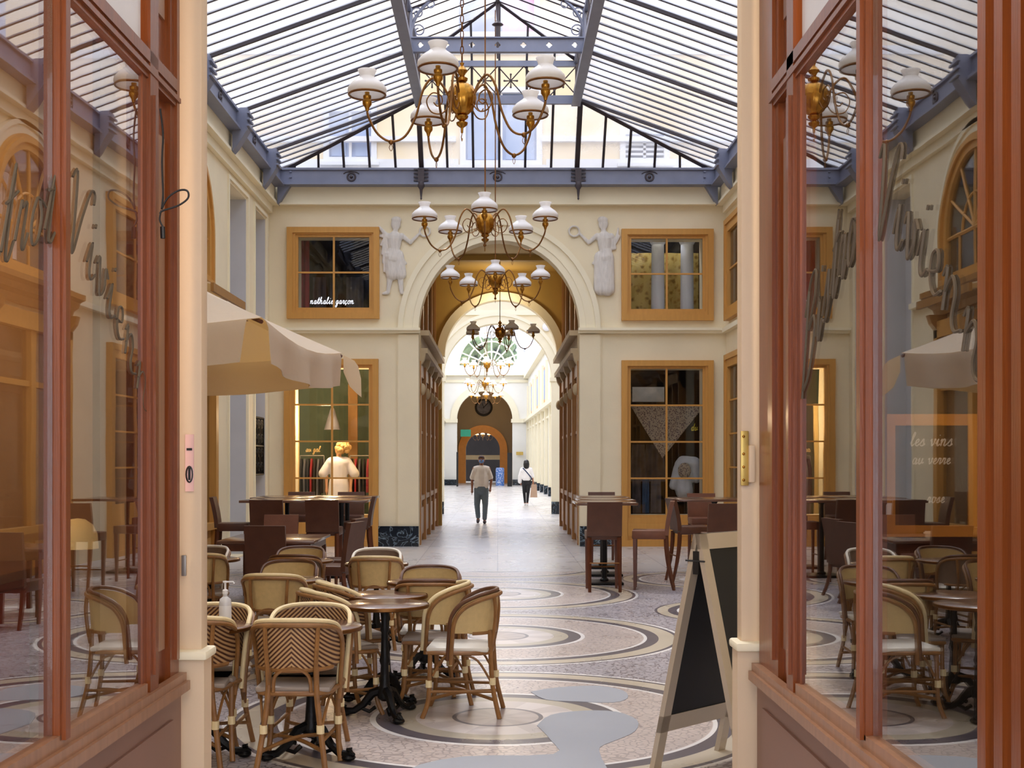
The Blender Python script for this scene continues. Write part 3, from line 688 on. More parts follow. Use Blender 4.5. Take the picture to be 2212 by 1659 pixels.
# hip rafters
for s in (-1, 1):
    obj('hip_rafter', MB().tube([(s*XG,YFp,ZG-0.02),(s*XP,YHB,ZP-0.03)], 0.045, 4), 'bar', roof)
    obj('hip_rafter', MB().tube([(s*XP,YHB,ZC),(0,YA,ZA)], 0.04, 4), 'bar', roof)
obj('ridge', MB().tube([(0,YA,ZA),(0,YN,ZA)], 0.04, 5), 'bar', roof)
obj('hip_glazing', MB().add([(-XG,YFp,ZG),(XG,YFp,ZG),(XP,YHB,ZP),(-XP,YHB,ZP)], [(0,1,2,3)]), 'roof_glass_clear', roof)
obj('lantern_end_glazing', MB().add([(-XP,YHB,ZC),(XP,YHB,ZC),(0,YA,ZA)], [(0,1,2)]), 'roof_glass_clear', roof)
hb = MB()
for k in range(-8, 9):
    X = AX-0.0+k*0.495
    if abs(X) >= XG-0.05: continue
    f = min(1.0, (XG-abs(X))/(XG-XP)); big = (abs(k) == 3)
    z1 = ZG+(ZP-ZG)*f; y1 = YFp+(YHB-YFp)*f
    x1 = X*0.985
    w_ = 0.045 if big else 0.022; h = 0.12 if big else 0.07
    hb.add([(X-w_,YFp,ZG-h),(X+w_,YFp,ZG-h),(X+w_,YFp,ZG+.02),(X-w_,YFp,ZG+.02),(x1-w_,y1,z1-h),(x1+w_,y1,z1-h),(x1+w_,y1,z1+.02),(x1-w_,y1,z1+.02)],
           [(0,1,2,3),(4,7,6,5),(0,4,5,1),(1,5,6,2),(2,6,7,3),(3,7,4,0)])
obj('hip_bars', hb, 'bar', roof)
hb = MB()
for k in range(-2, 3):
    X = AX+k*0.495; f = 1-abs(X)/XP
    hb.tube([(X,YHB,ZP),(X,YHB,ZC)], 0.022, 4); hb.tube([(X,YHB,ZC),(X,YHB+(YA-YHB)*f,ZC+(ZA-ZC)*f)], 0.02, 4)
obj('end_bars', hb, 'bar', roof)
# end lattice panel and cross ties
et = MB().box(-XP, XP, YHB-0.04, YHB+0.04, ZP-0.13, ZP+0.02).box(-XP, XP, YHB-0.04, YHB+0.04, ZC-0.12, ZC-0.02)
obj('end_beam', et, 'steel_blue', roof)
el = MB(); xs = [-XP+2*XP*k/6 for k in range(7)]
for a, b in zip(xs[:-1], xs[1:]):
    el.tube([(a,YHB-0.03,ZP+0.02),(b,YHB-0.03,ZC-0.12)], 0.011, 4); el.tube([(b,YHB-0.03,ZP+0.02),(a,YHB-0.03,ZC-0.12)], 0.011, 4)
    c = ((a+b)/2, YHB-0.03, (ZP+ZC-0.1)/2)
    for q in range(4):
        u = Vector((math.cos(q*PI/2), 0, math.sin(q*PI/2))); el.tube([Vector(c), Vector(c)+u*0.11], [0.008, 0.016], 5); el.ball(Vector(c)+u*0.115, 0.02, n=6, m=4)
obj('end_lattice', el, 'steel_dark', roof)
def quatre(cx, cz, r=0.045):
    out = []
    for k in range(24):
        a = 2*PI*k/24; rr = r*(0.75+0.35*abs(math.cos(2*a))); out.append((cx+rr*math.cos(a), cz+rr*math.sin(a)))
    return out
for n, yt in enumerate((19.9, 17.3, 14.7, 12.1)):
    t = MB().holes(rect(-XP, XP, ZP-0.03, ZP+0.17), [quatre(-1.23+0.41*k, ZP+0.07) for k in range(7)], *yz(yt-0.015, yt+0.015))
    t.box(-XP, XP, yt-0.05, yt+0.05, ZP+0.17, ZP+0.19).box(-XP, XP, yt-0.05, yt+0.05, ZP-0.05, ZP-0.03)
    obj('tie_beam', t, 'steel_blue', roof)
    for s in (-1, 1):
        cb = MB(); pts = [(s*(XP-0.03-0.98*(1-math.cos(q*PI/24))), yt, ZP+0.19+0.8*math.sin(q*PI/24)) for q in range(13)]
        cb.tube(pts, 0.028, 5)
        for (u, v, r) in ((0.16, 0.3, 0.11), (0.14, 0.58, 0.1), (0.34, 0.72, 0.09)):
            cb.tube([(s*(XP-u+r*math.cos(q*0.6)*(1-q*0.05)), yt, ZP+v+r*math.sin(q*0.6)*(1-q*0.05)) for q in range(14)], 0.012, 5)
        cb.tube([(s*(XP-0.03),yt,ZP+0.1),(s*(XP-0.03),yt,ZC)], 0.035, 5)
        obj('curved_brace', cb, 'steel_blue', roof)
    obj('rafter_pair', MB().tube([(-XP,yt,ZC-0.02),(0,yt,ZA-0.03)], 0.03, 4).tube([(XP,yt,ZC-0.02),(0,yt,ZA-0.03)], 0.03, 4), 'steel_dark', roof)
obj('finial', MB().lathe([(0.03,0.2),(0.035,0.0),(0.02,-0.25),(0.06,-0.3),(0.10,-0.33),(0.04,-0.36),(0.015,-0.9)], (0.0, YA+0.02, ZA-0.05), 12), 'steel_dark', roof)

# ---- entrance wall behind the two pillars, its ceiling, and the shops either side
struct('wall_entrance', MB().box(-5.0, -1.8, 5.55, 5.9, 0, ZT).box(1.62, 5.0, 5.76, 5.95, 0, ZT).box(-1.8, 1.62, 5.76, 5.95, 4.4, ZT), 'cream')
struct('ceiling', MB().box(-5.0, 5.0, -1.0, 5.5, 4.4, 4.5), 'cream')
struct('wall_shop_left', MB().box(-5.0, -4.9, -1.0, 5.5, 0, 4.4).box(-4.9, -1.75, 5.40, 5.5, 0, 4.4).box(-4.9, -1.7, 2.0, 2.1, 0, 4.4), 'warm_room')
struct('wall_shop_right', MB().box(4.9, 5.0, -1.0, 5.7, 0, 4.4).box(1.32, 4.9, 5.6, 5.7, 0, 4.4).box(1.32, 4.9, 2.2, 2.3, 0, 4.4), 'dark_room')

# pillars
def pillar(name, x0, x1, y0, y1, px0, px1, label, fn):
    p = thing(name, label, 'pillar')
    obj('shaft', MB().bevbox(x0, x1, y0, y1, 0.8, 4.4, 0.008), 'pillar_paint', p)
    obj('plinth', MB().box(px0, px1, y0-0.03, y1, 0, 0.78), 'pillar_paint', p)
    return p
lp = pillar('pillar', -1.80, -1.302, 5.50, 5.61, -1.80, -1.285, 'cream painted pillar left of the entrance opening, with a notice on it', lambda a: -1.275+a*1.4)
rp_ = pillar('pillar', 1.12, 1.32, 5.75, 5.85, 1.098, 1.32, 'cream painted pillar right of the entrance opening, with a brass lock plate', lambda a: 1.10-a)
# plinth cap as a moulded slab
obj('plinth_cap', MB().bevbox(-1.80, -1.265, 5.43, 5.63, 0.78, 0.82, 0.012), 'cream_trim', lp)
obj('plinth_cap', MB().bevbox(1.085, 1.32, 5.68, 5.87, 0.78, 0.82, 0.012), 'cream_trim', rp_)

# ---- the two timber shopfronts that flank the entrance
def shopfront(fn, label, m, side):
    w = thing('shopfront', label, 'shopfront')
    def B(b, u0, u1, w0, w1, z0, z1):
        vs = [fn(u, ww, z) for z in (z0, z1) for u in (u0, u1) for ww in (w0, w1)]
        return b.add(vs, [(0,2,3,1),(4,5,7,6),(0,1,5,4),(1,3,7,5),(3,2,6,7),(2,0,4,6)])
    E = 5.41 if side < 0 else 5.66
    # corner pilaster with recessed panel
    cp = MB(); B(cp, 5.28, E, -0.06, 0.0, 0.70, 4.39); B(cp, 5.33, 5.37, 0.0, 0.015, 0.8, 4.39)
    B(cp, 5.04, 5.28, -0.06, -0.025, 0.70, 4.39); B(cp, 4.93, 5.04, -0.06, 0.02, 0.70, 4.39); B(cp, 4.96, 5.00, 0.02, 0.032, 0.8, 3.1)
    B(cp, 4.88, 4.93, -0.06, 0.004, 0.74, 3.16)
    obj('corner_post', cp, m, w)
    pnl = MB(); B(pnl, 5.08, 5.25, -0.025, -0.015, 0.86, 3.0); B(pnl, 5.08, 5.25, -0.025, -0.015, 3.5, 4.3)
    obj('post_panel', pnl, 'mauve_panel' if side > 0 else 'wood_pale', w)
    mu = MB(); B(mu, 3.965, 4.035, -0.05, 0.018, 0.76, 3.2); B(mu, 3.98, 4.02, 0.018, 0.032, 0.76, 3.2)
    obj('mullion', mu, m, w)
    if side > 0:
        ep = MB(); B(ep, 2.45, 3.06, -0.06, 0.006, 0, 4.39)
        for u in (2.60, 2.70, 2.80, 2.90, 3.0): B(ep, u-0.03, u+0.02, 0.006, 0.026, 0.0, 4.39)
        B(ep, 2.40, 2.62, -0.06, 0.06, 0, 4.39); B(ep, 2.3, 2.64, 0.0, 0.08, 2.80, 2.86); B(ep, 2.3, 2.66, 0.0, 0.09, 2.86, 2.92)
        obj('end_post', ep, m, w)
    u0 = 3.06 if side > 0 else 2.2
    tr = MB(); B(tr, u0, 5.32, -0.05, 0.012, 3.16, 3.22); B(tr, u0, 5.36, 0.0, 0.024, 3.18, 3.20); B(tr, u0, 5.32, -0.05, 0.02, 3.22, 3.27)
    obj('transom', tr, m, w)
    si = MB(); B(si, u0, 4.9, -0.06, 0.018, 0.70, 0.777); B(si, u0, E, 0.0, 0.05, 0.66, 0.70); B(si, u0, E, 0.0, 0.035, 0.70, 0.735)
    obj('sill', si, 'wood_pale', w)
    lw = MB(); B(lw, u0, E, -0.06, 0.01, 0, 0.66); B(lw, u0, E, 0.0, 0.03, 0, 0.1)
    B(lw, u0+0.3, 3.95, 0.01, 0.02, 0.16, 0.56); B(lw, 4.1, E-0.15, 0.01, 0.02, 0.16, 0.56)
    obj('lower_panel', lw, 'mauve_panel', w)
    g1 = MB(); B(g1, u0, 3.96, -0.012, -0.004, 0.77, 3.17); obj('pane', g1, 'shop_glass', w)
    g2 = MB(); B(g2, 4.04, 4.88, -0.012, -0.004, 0.77, 3.17); obj('pane', g2, 'shop_glass', w)
    g3 = MB(); B(g3, u0, 4.88, -0.012, -0.004, 3.26, 4.39); obj('transom_pane', g3, 'pale_gloss', w)  # opaque pale panes, the bright reflection is put into their colour
    return w
fR = lambda u, ww, z: (1.185-ww, u, z)
fL = lambda u, ww, z: (-1.478+0.018*u+ww, u, z)
sfR = shopfront(fR, 'orange brown glazed shopfront on the right, cafe tables reflected in its glass', 'wood', 1)
sfL = shopfront(fL, 'orange brown glazed shopfront on the left, hall windows reflected in its glass', 'wood', -1)

# ---- script lettering
GL = {   # strokes in a small square: x 0..w, baseline 0, x-height 1
'B': (1.5, [[(0.35,2.2),(0.25,1.2),(0.1,0.0)], [(0.0,1.9),(0.5,2.3),(1.1,2.1),(1.1,1.5),(0.5,1.2),(1.1,1.1),(1.3,0.5),(0.8,0.0),(0.2,0.1)]]),
'V': (1.3, [[(0.0,1.9),(0.25,2.2),(0.35,1.2),(0.4,0.05),(0.8,1.2),(1.2,2.2),(1.45,2.3),(1.45,2.0)]]),
'i': (0.6, [[(0.0,0.3),(0.25,1.0),(0.2,0.2),(0.35,0.0),(0.6,0.3)], [(0.34,1.5),(0.36,1.62)]]),
's': (0.75, [[(0.0,0.3),(0.45,1.05),(0.5,0.6),(0.55,0.15),(0.3,0.0),(0.1,0.15)], [(0.35,0.0),(0.75,0.3)]]),
't': (0.65, [[(0.0,0.3),(0.4,1.9),(0.25,0.3),(0.4,0.0),(0.65,0.3)], [(0.05,1.2),(0.65,1.3)]]),
'r': (0.7, [[(0.0,0.3),(0.2,1.05),(0.25,0.9),(0.5,0.95),(0.4,0.2),(0.5,0.0),(0.7,0.3)]]),
'o': (0.85, [[(0.6,0.9),(0.3,1.0),(0.1,0.5),(0.25,0.02),(0.55,0.1),(0.65,0.6),(0.5,0.95),(0.85,0.8)]]),
'v': (0.8, [[(0.0,0.7),(0.15,1.0),(0.25,0.3),(0.35,0.0),(0.6,0.4),(0.6,1.0),(0.8,0.85)]]),
'e': (0.7, [[(0.0,0.3),(0.45,0.6),(0.4,1.0),(0.15,0.75),(0.15,0.2),(0.4,0.0),(0.7,0.3)]]),
'n': (1.0, [[(0.0,0.7),(0.15,1.0),(0.12,0.0)], [(0.12,0.4),(0.4,1.0),(0.6,0.8),(0.55,0.2),(0.7,0.0),(1.0,0.3)]]),
'a': (0.9, [[(0.6,0.9),(0.3,1.0),(0.1,0.5),(0.25,0.02),(0.5,0.2),(0.62,1.0),(0.58,0.2),(0.7,0.0),(0.9,0.3)]]),
'h': (1.0, [[(0.0,0.3),(0.35,1.7),(0.25,2.0),(0.12,1.2),(0.1,0.0)], [(0.1,0.4),(0.4,1.0),(0.6,0.8),(0.55,0.2),(0.7,0.0),(1.0,0.3)]]),
'l': (0.6, [[(0.0,0.3),(0.4,1.6),(0.3,2.0),(0.15,1.4),(0.15,0.3),(0.3,0.0),(0.6,0.3)]]),
'g': (0.9, [[(0.6,0.9),(0.3,1.0),(0.1,0.5),(0.25,0.02),(0.5,0.2),(0.62,1.0),(0.55,-0.5),(0.3,-0.95),(0.1,-0.6),(0.5,-0.1),(0.9,0.3)]]),
'c': (0.7, [[(0.55,0.85),(0.3,1.0),(0.1,0.5),(0.25,0.0),(0.7,0.3)], [(0.3,0.0),(0.4,-0.2),(0.2,-0.35)]]),
'd': (0.9, [[(0.6,0.9),(0.3,1.0),(0.1,0.5),(0.25,0.02),(0.5,0.2),(0.75,2.0),(0.58,0.2),(0.7,0.0),(0.9,0.3)]]),
'u': (0.95, [[(0.0,0.5),(0.15,1.0),(0.15,0.2),(0.35,0.0),(0.6,0.4),(0.65,1.0),(0.62,0.2),(0.95,0.3)]]),
' ': (0.6, [])}
def script(text, size, r, place, slant=0.25, flat=None):
    b = MB(); tot = sum(GL[c][0] for c in text)+0.06*len(text); x = -tot/2
    for c in text:
        wd, st = GL[c]
        for s_ in st:
            pts = crom([(px_, pz_, 0) for px_, pz_ in s_], 4) if len(s_) > 2 else [Vector((p[0], p[1], 0)) for p in s_]
            b.tube([place((x+p.x+slant*p.y)*size, p.y*size) for p in pts], r, 5)
        x += wd+0.06
    return b
def arcH(u): return 2.34-0.44*(abs(u)/0.85)**1.8
# right glass: reads from far to near
obj('lettering', script('Bistrot Vivienne', 0.138, 0.0048, lambda u, v: fR(4.0-u-0.09, 0.001, arcH(u+0.09)+v)), 'letter', sfR)
obj('lettering', script('Bistrot Vivienne', 0.138, 0.0048, lambda u, v: fL(4.0+u+0.09, 0.001, arcH(u+0.09)+v)), 'letter', sfL)

# ---- olive roofed passage behind the arch
struct('wall_passage_left', MB().box(AX-AR-0.35, AX-AR-0.12, YF+0.35, YP, 0, 6.6), 'cream')
struct('wall_passage_right', MB().box(AX+AR+0.12, AX+AR+0.35, YF+0.35, YP, 0, 6.6), 'cream')
struct('ceiling', MB().box(AX-AR-0.12, AX+AR+0.12, YF+0.35, YP, 6.45, 6.6).box(AX-AR, AX+AR, 26.8, 27.0, 6.33, 6.45).box(AX-AR, AX+AR, 29.2, 29.4, 6.33, 6.45), 'olive')
a2 = archpoly(0.08, 1.5, 0, 4.3)
struct('wall_passage_end', MB().holes([(AX-AR-0.12, 0)]+a2+[(AX+AR+0.12, 0), (AX+AR+0.12, 6.45), (AX-AR-0.12, 6.45)], [], *yz(YP-0.2, YP+0.1)), 'olive')
struct(tname(), MB().holes(ringpoly(0.08, 1.42, 1.62, 4.3), [], *yz(YP-0.28, YP+0.12)), 'cream')
for s, nm in ((-1, 'left'), (1, 'right')):
    w = sempty(wname(), 'dark timber shopfronts along the %s side of the passage' % nm); X = AX+s*(AR+0.12)
    def bx(b, y0, y1, z0, z1, d0, d1):
        x0, x1 = sorted((X-s*d0, X-s*d1)); b.box(x0, x1, y0, y1, z0, z1); return b
    n = 4; L0 = YF+0.45; LB = (YP-0.35-L0)/n
    fr = MB(); pn = MB(); gl = MB(); bk = MB(); co = MB(); up = MB()
    for k in range(n+1):
        y = L0+k*LB; bx(fr, y-0.11, y+0.11, 0, 3.6, 0, 0.14)
        co.holes([(0,3.2),(0.10,3.25),(0.13,3.5),(0.2,3.62),(0.23,3.75),(0,3.75)], [], lambda a, b: (X-s*a, y-0.1, b), lambda a, b: (X-s*a, y+0.1, b))
        co.ball((X-s*0.16, y, 3.05), 0.07, 0.08, 0.12)
        bx(up, y-0.09, y+0.09, 4.4, 6.3, 0, 0.08)
    bx(fr, L0, YP-0.35, 3.35, 3.6, 0, 0.1); bx(fr, L0, YP-0.35, 0.85, 0.95, 0, 0.12); bx(fr, L0, YP-0.35, 2.2, 2.26, 0, 0.08)
    bx(pn, L0, YP-0.35, 0, 0.85, 0, 0.07)
    for k in range(n): bx(pn, L0+k*LB+0.2, L0+(k+1)*LB-0.2, 0.15, 0.7, 0.07, 0.1)
    bx(co, L0-0.1, YP-0.3, 3.75, 3.85, 0, 0.27); bx(co, L0-0.1, YP-0.3, 3.85, 4.1, 0, 0.14); bx(co, L0-0.1, YP-0.3, 4.1, 4.2, 0, 0.3)
    bx(bk, L0, YP-0.35, 0.95, 3.35, 0.002, 0.01)  # lamplight of the shop interiors is put into this board's warm colour
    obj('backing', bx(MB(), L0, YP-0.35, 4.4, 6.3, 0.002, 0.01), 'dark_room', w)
    bx(gl, L0, YP-0.35, 0.95, 3.35, 0.03, 0.036); bx(gl, L0, YP-0.35, 4.4, 6.3, 0.03, 0.036)
    obj('window_frame', fr, 'shop_wood', w); obj('lower_panel', pn, 'shop_wood', w); obj('cornice', co, 'cornice_brown', w)
    obj('upper_post', up, 'shop_wood', w); obj('backing', bk, 'warm_room', w); obj('pane', gl, 'window_glass', w)
# ---- small rotunda between the passage and the long gallery
struct('wall_rotunda_left', MB().box(-3.2, -3.0, YP+0.1, YR, 0, 7.4).box(-3.2, AX-AR-0.35, YP-0.1, YP+0.1, 0, 7.4), 'cream_white')
struct('wall_rotunda_right', MB().box(3.0, 3.2, YP+0.1, YR, 0, 7.4).box(AX+AR+0.35, 3.2, YP-0.1, YP+0.1, 0, 7.4), 'cream_white')
a3 = archpoly(0.0, 1.67, 0, 4.22)
struct('wall_rotunda_end', MB().holes([(-3.2, 0)]+a3+[(3.2, 0), (3.2, 7.4), (-3.2, 7.4)], [], *yz(YR, YR+0.4)), 'cream')
struct(tname(), MB().holes(ringpoly(0, 1.67, 1.97, 4.22), [], *yz(YR-0.1, YR)).holes(ringpoly(0, 1.9, 2.0, 4.22), [], *yz(YR-0.14, YR-0.1)), 'cream_trim')
struct(tname(), MB().box(-3, 3, YR-0.06, YR, 6.15, 6.3), 'cream_trim')
tb = MB()
for s in (-1, 1): tb.box(*sorted((s*1.67, s*2.0)), YR-0.1, YR, 0, 4.1); tb.box(*sorted((s*1.62, s*2.05)), YR-0.14, YR+0.4, 4.1, 4.22)
struct(tname(), tb, 'cream_trim')
for s in (-1, 1): struct('baseboard_rotunda', MB().box(*sorted((s*1.66, s*2.03)), YR-0.13, YR, 0, 0.38), 'marble_black')
struct('ceiling', MB().box(-3.2, 3.2, YP-0.1, YR+0.4, 7.4, 7.5), 'roof_glass')

# ---- long bright gallery, its axis turned a little to the left
def cxg(d): return -(d-YR)*0.0190
def gal(x, d): return x+cxg(d)
GH = 7.55
def galwall(s):
    b = MB(); y0 = YR+0.4; y1 = YE
    pts = [(gal(s*2.9, y0), y0), (gal(s*2.9, y1), y1), (gal(s*3.2, y1), y1), (gal(s*3.2, y0), y0)]
    vs = [(x, y, z) for z in (0, GH) for x, y in pts]
    return b.add(vs, [(0,1,2,3),(4,7,6,5),(0,4,5,1),(1,5,6,2),(2,6,7,3),(3,7,4,0)])
struct('wall_gallery_left', galwall(-1), 'cream_white'); struct('wall_gallery_right', galwall(1), 'cream_white')
for s in (-1, 1):
    tb = MB(); bb = MB(); n = 12
    for k in range(n+1):
        y = YR+1.5+(YE-YR-2.5)*k/n; x = gal(s*2.9, y)
        tb.box(min(x, x-s*0.16), max(x, x-s*0.16), y-0.35, y+0.35, 0, 4.2); tb.box(min(x, x-s*0.12), max(x, x-s*0.12), y-0.2, y+0.2, 4.4, 6.6)
        bb.box(min(x-s*0.01, x-s*0.2), max(x-s*0.01, x-s*0.2), y-0.37, y+0.37, 0, 0.42)
    def strip(z0, z1, d):
        y0, y1 = YR+0.4, YE; vs = [(gal(s*(2.9-q), y), y, z) for z in (z0, z1) for y, q in ((y0, 0), (y1, 0), (y1, d), (y0, d))]
        tb.add(vs, [(0,1,2,3),(4,7,6,5),(0,4,5,1),(1,5,6,2),(2,6,7,3),(3,7,4,0)])
    strip(4.2, 4.4, 0.3); strip(3.7, 3.8, 0.1); strip(7.15, 7.55, 0.3)
    struct(tname(), tb, 'cream_trim'); struct('baseboard_gallery', bb, 'marble_black')
# gallery windows in warm timber, part of the right wall
for s in (-1, 1):
    n = 12
    for k in range(n):
        if k % 2: continue
        y = YR+1.5+(YE-YR-2.5)*(k+0.5)/n; x = gal(s*2.9, y); w = sempty(wname(), 'tall gallery window on the %s wall far down the arcade' % ('left' if s < 0 else 'right'))
        obj('window_frame', MB().box(min(x, x-s*0.06), max(x, x-s*0.06), y-0.9, y+0.9, 4.6, 6.4), 'ochre', w)
        obj('pane', MB().box(min(x-s*0.06, x-s*0.065), max(x-s*0.06, x-s*0.065), y-0.75, y+0.75, 4.75, 6.25), 'shutter_blue', w)
cE = cxg(YE)
a4 = archpoly(PX(1047,YE), 1.86, 0, 4.45)
lun = archpoly(PX(1062,YE), 2.2, 8.05, 8.06, n=24)
struct('wall_gallery_end', MB().holes([(cE-3.2, 0)]+a4+[(cE+3.2, 0), (cE+3.2, 9.6), (cE, 11.5), (cE-3.2, 9.6)], [lun], *yz(YE, YE+0.4)), 'cream_white')
struct(tname(), MB().holes(ringpoly(PX(1047,YE), 1.86, 2.30, 4.45), [], *yz(YE-0.12, YE)).box(PX(953,YE), PX(987,YE)+0.05, YE-0.15, YE, 4.2, 4.45).box(PX(1104,YE), PX(1144,YE), YE-0.15, YE, 4.2, 4.45), 'cream_trim')
struct(tname(), MB().box(cE-2.9, cE+2.9, YE-0.5, YE, 7.35, 7.75).box(cE-2.9, cE+2.9, YE-0.12, YE, 6.9, 7.08), 'cream_trim')
for a, b in ((953, 986), (1107, 1142)): struct('baseboard_gallery', MB().box(PX(a,YE), PX(b,YE), YE-0.2, YE, 0, 0.38), 'marble_black')
wf = sempty(wname(), 'half round fan window at the far end of the gallery, greenery behind')
cx = PX(1062,YE); fb = MB()
for k in range(1, 8): fb.tube([(cx, YE-0.03, 8.06), (cx-2.2*math.cos(PI*k/8), YE-0.03, 8.06+2.2*math.sin(PI*k/8))], 0.05, 5)
for rr in (0.9, 1.6, 2.2): fb.tube([(cx-rr*math.cos(PI*k/16), YE-0.03, 8.06+rr*math.sin(PI*k/16)) for k in range(17)], 0.06, 5)
obj('sash', fb, 'cream_trim', wf)
obj('pane', MB().holes(lun, [], *yz(YE+0.1, YE+0.12)), 'window_glass', wf)
tag(obj('roof_shrub', (lambda b: ([b.ball((cx+random.uniform(-2.3,1.2), YE+2.5+random.random(), 8.1+random.random()*1.7), 0.42+0.3*random.random(), n=8, m=5) for _ in range(60)], b.tube([(cx-0.5, YE+3, 7.32), (cx-0.2, YE+3, 8)], 0.16, 6), b)[-1])(MB()), 'garden'), 'leafy green shrub seen through the far half round window', 'shrub')
# gallery skylight
gr = sempty('ceiling', 'glass roof of the far gallery')
def gsl(s):
    y0, y1 = YR+0.4, YE
    return MB().add([(gal(s*2.9,y0),y0,GH),(gal(s*2.9,y1),y1,GH),(gal(s*2.4,y1),y1,9.9),(gal(s*2.4,y0),y0,9.9),(gal(0,y1),y1,11.4),(gal(0,y0),y0,11.4)], [(0,1,2,3),(3,2,4,5)])
for s in (-1, 1): obj('side_glazing', gsl(s), 'roof_glass', gr)
rb = MB(); y = YR+2
while y < YE-1:
    for s in (-1, 1): rb.tube([(gal(s*2.86,y),y,GH),(gal(s*2.36,y),y,9.87),(gal(0,y),y,11.35)], 0.05, 4)
    y += 3.2
obj('ribs', rb, 'facade_white', gr)
# ---- dim vestibule past the gallery, orange arch, dark doors
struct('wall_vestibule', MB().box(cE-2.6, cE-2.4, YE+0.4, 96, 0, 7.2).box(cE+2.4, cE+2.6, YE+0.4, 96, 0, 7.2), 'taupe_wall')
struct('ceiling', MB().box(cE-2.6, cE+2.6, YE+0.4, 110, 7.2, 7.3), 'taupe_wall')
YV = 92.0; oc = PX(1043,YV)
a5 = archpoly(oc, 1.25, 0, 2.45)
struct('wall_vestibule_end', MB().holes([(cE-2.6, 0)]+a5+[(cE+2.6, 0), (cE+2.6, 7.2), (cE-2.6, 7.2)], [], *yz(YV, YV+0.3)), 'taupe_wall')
struct(tname(), MB().holes(archpoly(oc, 1.80, 0, 2.45), [archpoly(oc, 1.25, -0.01, 2.45)], *yz(YV-0.25, YV)), 'orange_arch')
d = sempty('door_1', 'dark glazed doors at the far end of the arcade')
obj('door_leaf', MB().box(oc-2, oc+2, 99.8, 100, 0, 7.2), 'dark_room', d)
obj('transom_bar', MB().box(oc-1.4, oc+1.4, 95.8, 96.0, PZ(993,96), PZ(986,96)+0.1), 'cream', d)
# clock on the tympanum
ck = thing('wall_clock', 'round black rimmed clock high on the wall above the far orange arch', 'clock')
cc = (PX(1045,YV), YV-0.1, PZ(880,YV)); R = 18*YV/F
obj('dial', MB().lathe([(R*0.85,0.0),(R*0.85,-0.03)], cc, 32, ax='Y'), 'clothes_grey', ck)
obj('rim', MB().tube([(cc[0]+R*0.93*math.cos(2*PI*k/32), cc[1]-0.03, cc[2]+R*0.93*math.sin(2*PI*k/32)) for k in range(32)], R*0.12, 8, closed=True), 'black_rubber', ck)
for a, l in ((45, 0.8), (110, 0.55)):
    q = math.radians(a); obj('hand', MB().tube([(cc[0]-0.08*math.cos(q), cc[1]-0.06, cc[2]-0.08*math.sin(q)), (cc[0]+R*l*math.cos(q), cc[1]-0.06, cc[2]+R*l*math.sin(q))], 0.025, 5), 'black_rubber', ck)
tag(obj('exit_sign', MB().box(PX(995,90), PX(1017,90), 90, 90.06, PZ(943,90), PZ(928,90)), 'green_sign'), 'small green lit sign beside the far orange arch', 'sign')
tag(obj('wall_plaque', MB().box(PX(1115,YE), PX(1130,YE), YE-0.2, YE-0.15, PZ(983,YE), PZ(976,YE)), 'gold_plate'), 'small gold plaque on the far wall right of the arch', 'plaque')
tag(obj('display_totem', MB().lathe([(0.28,0),(0.28,1.1),(0.24,1.18),(0.0,1.2)], (PX(1080,82), 82, 0), 20), 'blue_pattern'), 'blue and white patterned bin like post beside the far arch', 'display post')
tag(obj('menu_stand', MB().box(PX(1096,80), PX(1106,80), 79.9, 80, 0, 2.15).box(PX(1097,80), PX(1105,80), 79.88, 79.9, 0.3, 1.7), 'black_rubber'), 'tall narrow black stand right of the far arch', 'stand')
tag(obj('notice_board', MB().box(PX(986,80), PX(990,80), 79.9, 80, 0, 2.2), 'black_rubber'), 'tall narrow black stand left of the far arch', 'stand')

# ---- pale apartment house seen over the roof
YB = 27.0
hs = thing('apartment_house', 'pale cream apartment house with grey blue shutters seen through the glass roof', 'building')
wins = [(1000,1165,195,352), (705,808,235,345), (1345,1440,285,348)]
top = [(985,1160,-60,75)]
hl = [rect(PX(a,YB), PX(b,YB), PZ(d_,YB), PZ(c,YB)) for a, b, c, d_ in wins+top]
obj('wall', MB().holes(rect(-13, 13, 7.15, 17), hl, *yz(YB, YB+0.3)), 'facade', hs)
obj('string_course', MB().box(-13, 13, YB-0.05, YB, PZ(118,YB), PZ(100,YB)).box(-13, PX(985,YB), YB-0.12, YB, PZ(308,YB), PZ(297,YB)).box(PX(1170,YB), 13, YB-0.12, YB, PZ(308,YB), PZ(297,YB)), 'facade_white', hs)
obj('plinth_band', MB().box(-13, PX(990,YB), YB-0.06, YB, 7.15, PZ(345,YB)).box(PX(1180,YB), 13, YB-0.06, YB, 7.15, PZ(345,YB)).box(PX(990,YB), PX(1180,YB), YB-0.06, YB, 7.15, PZ(358,YB)), 'facade_white', hs)
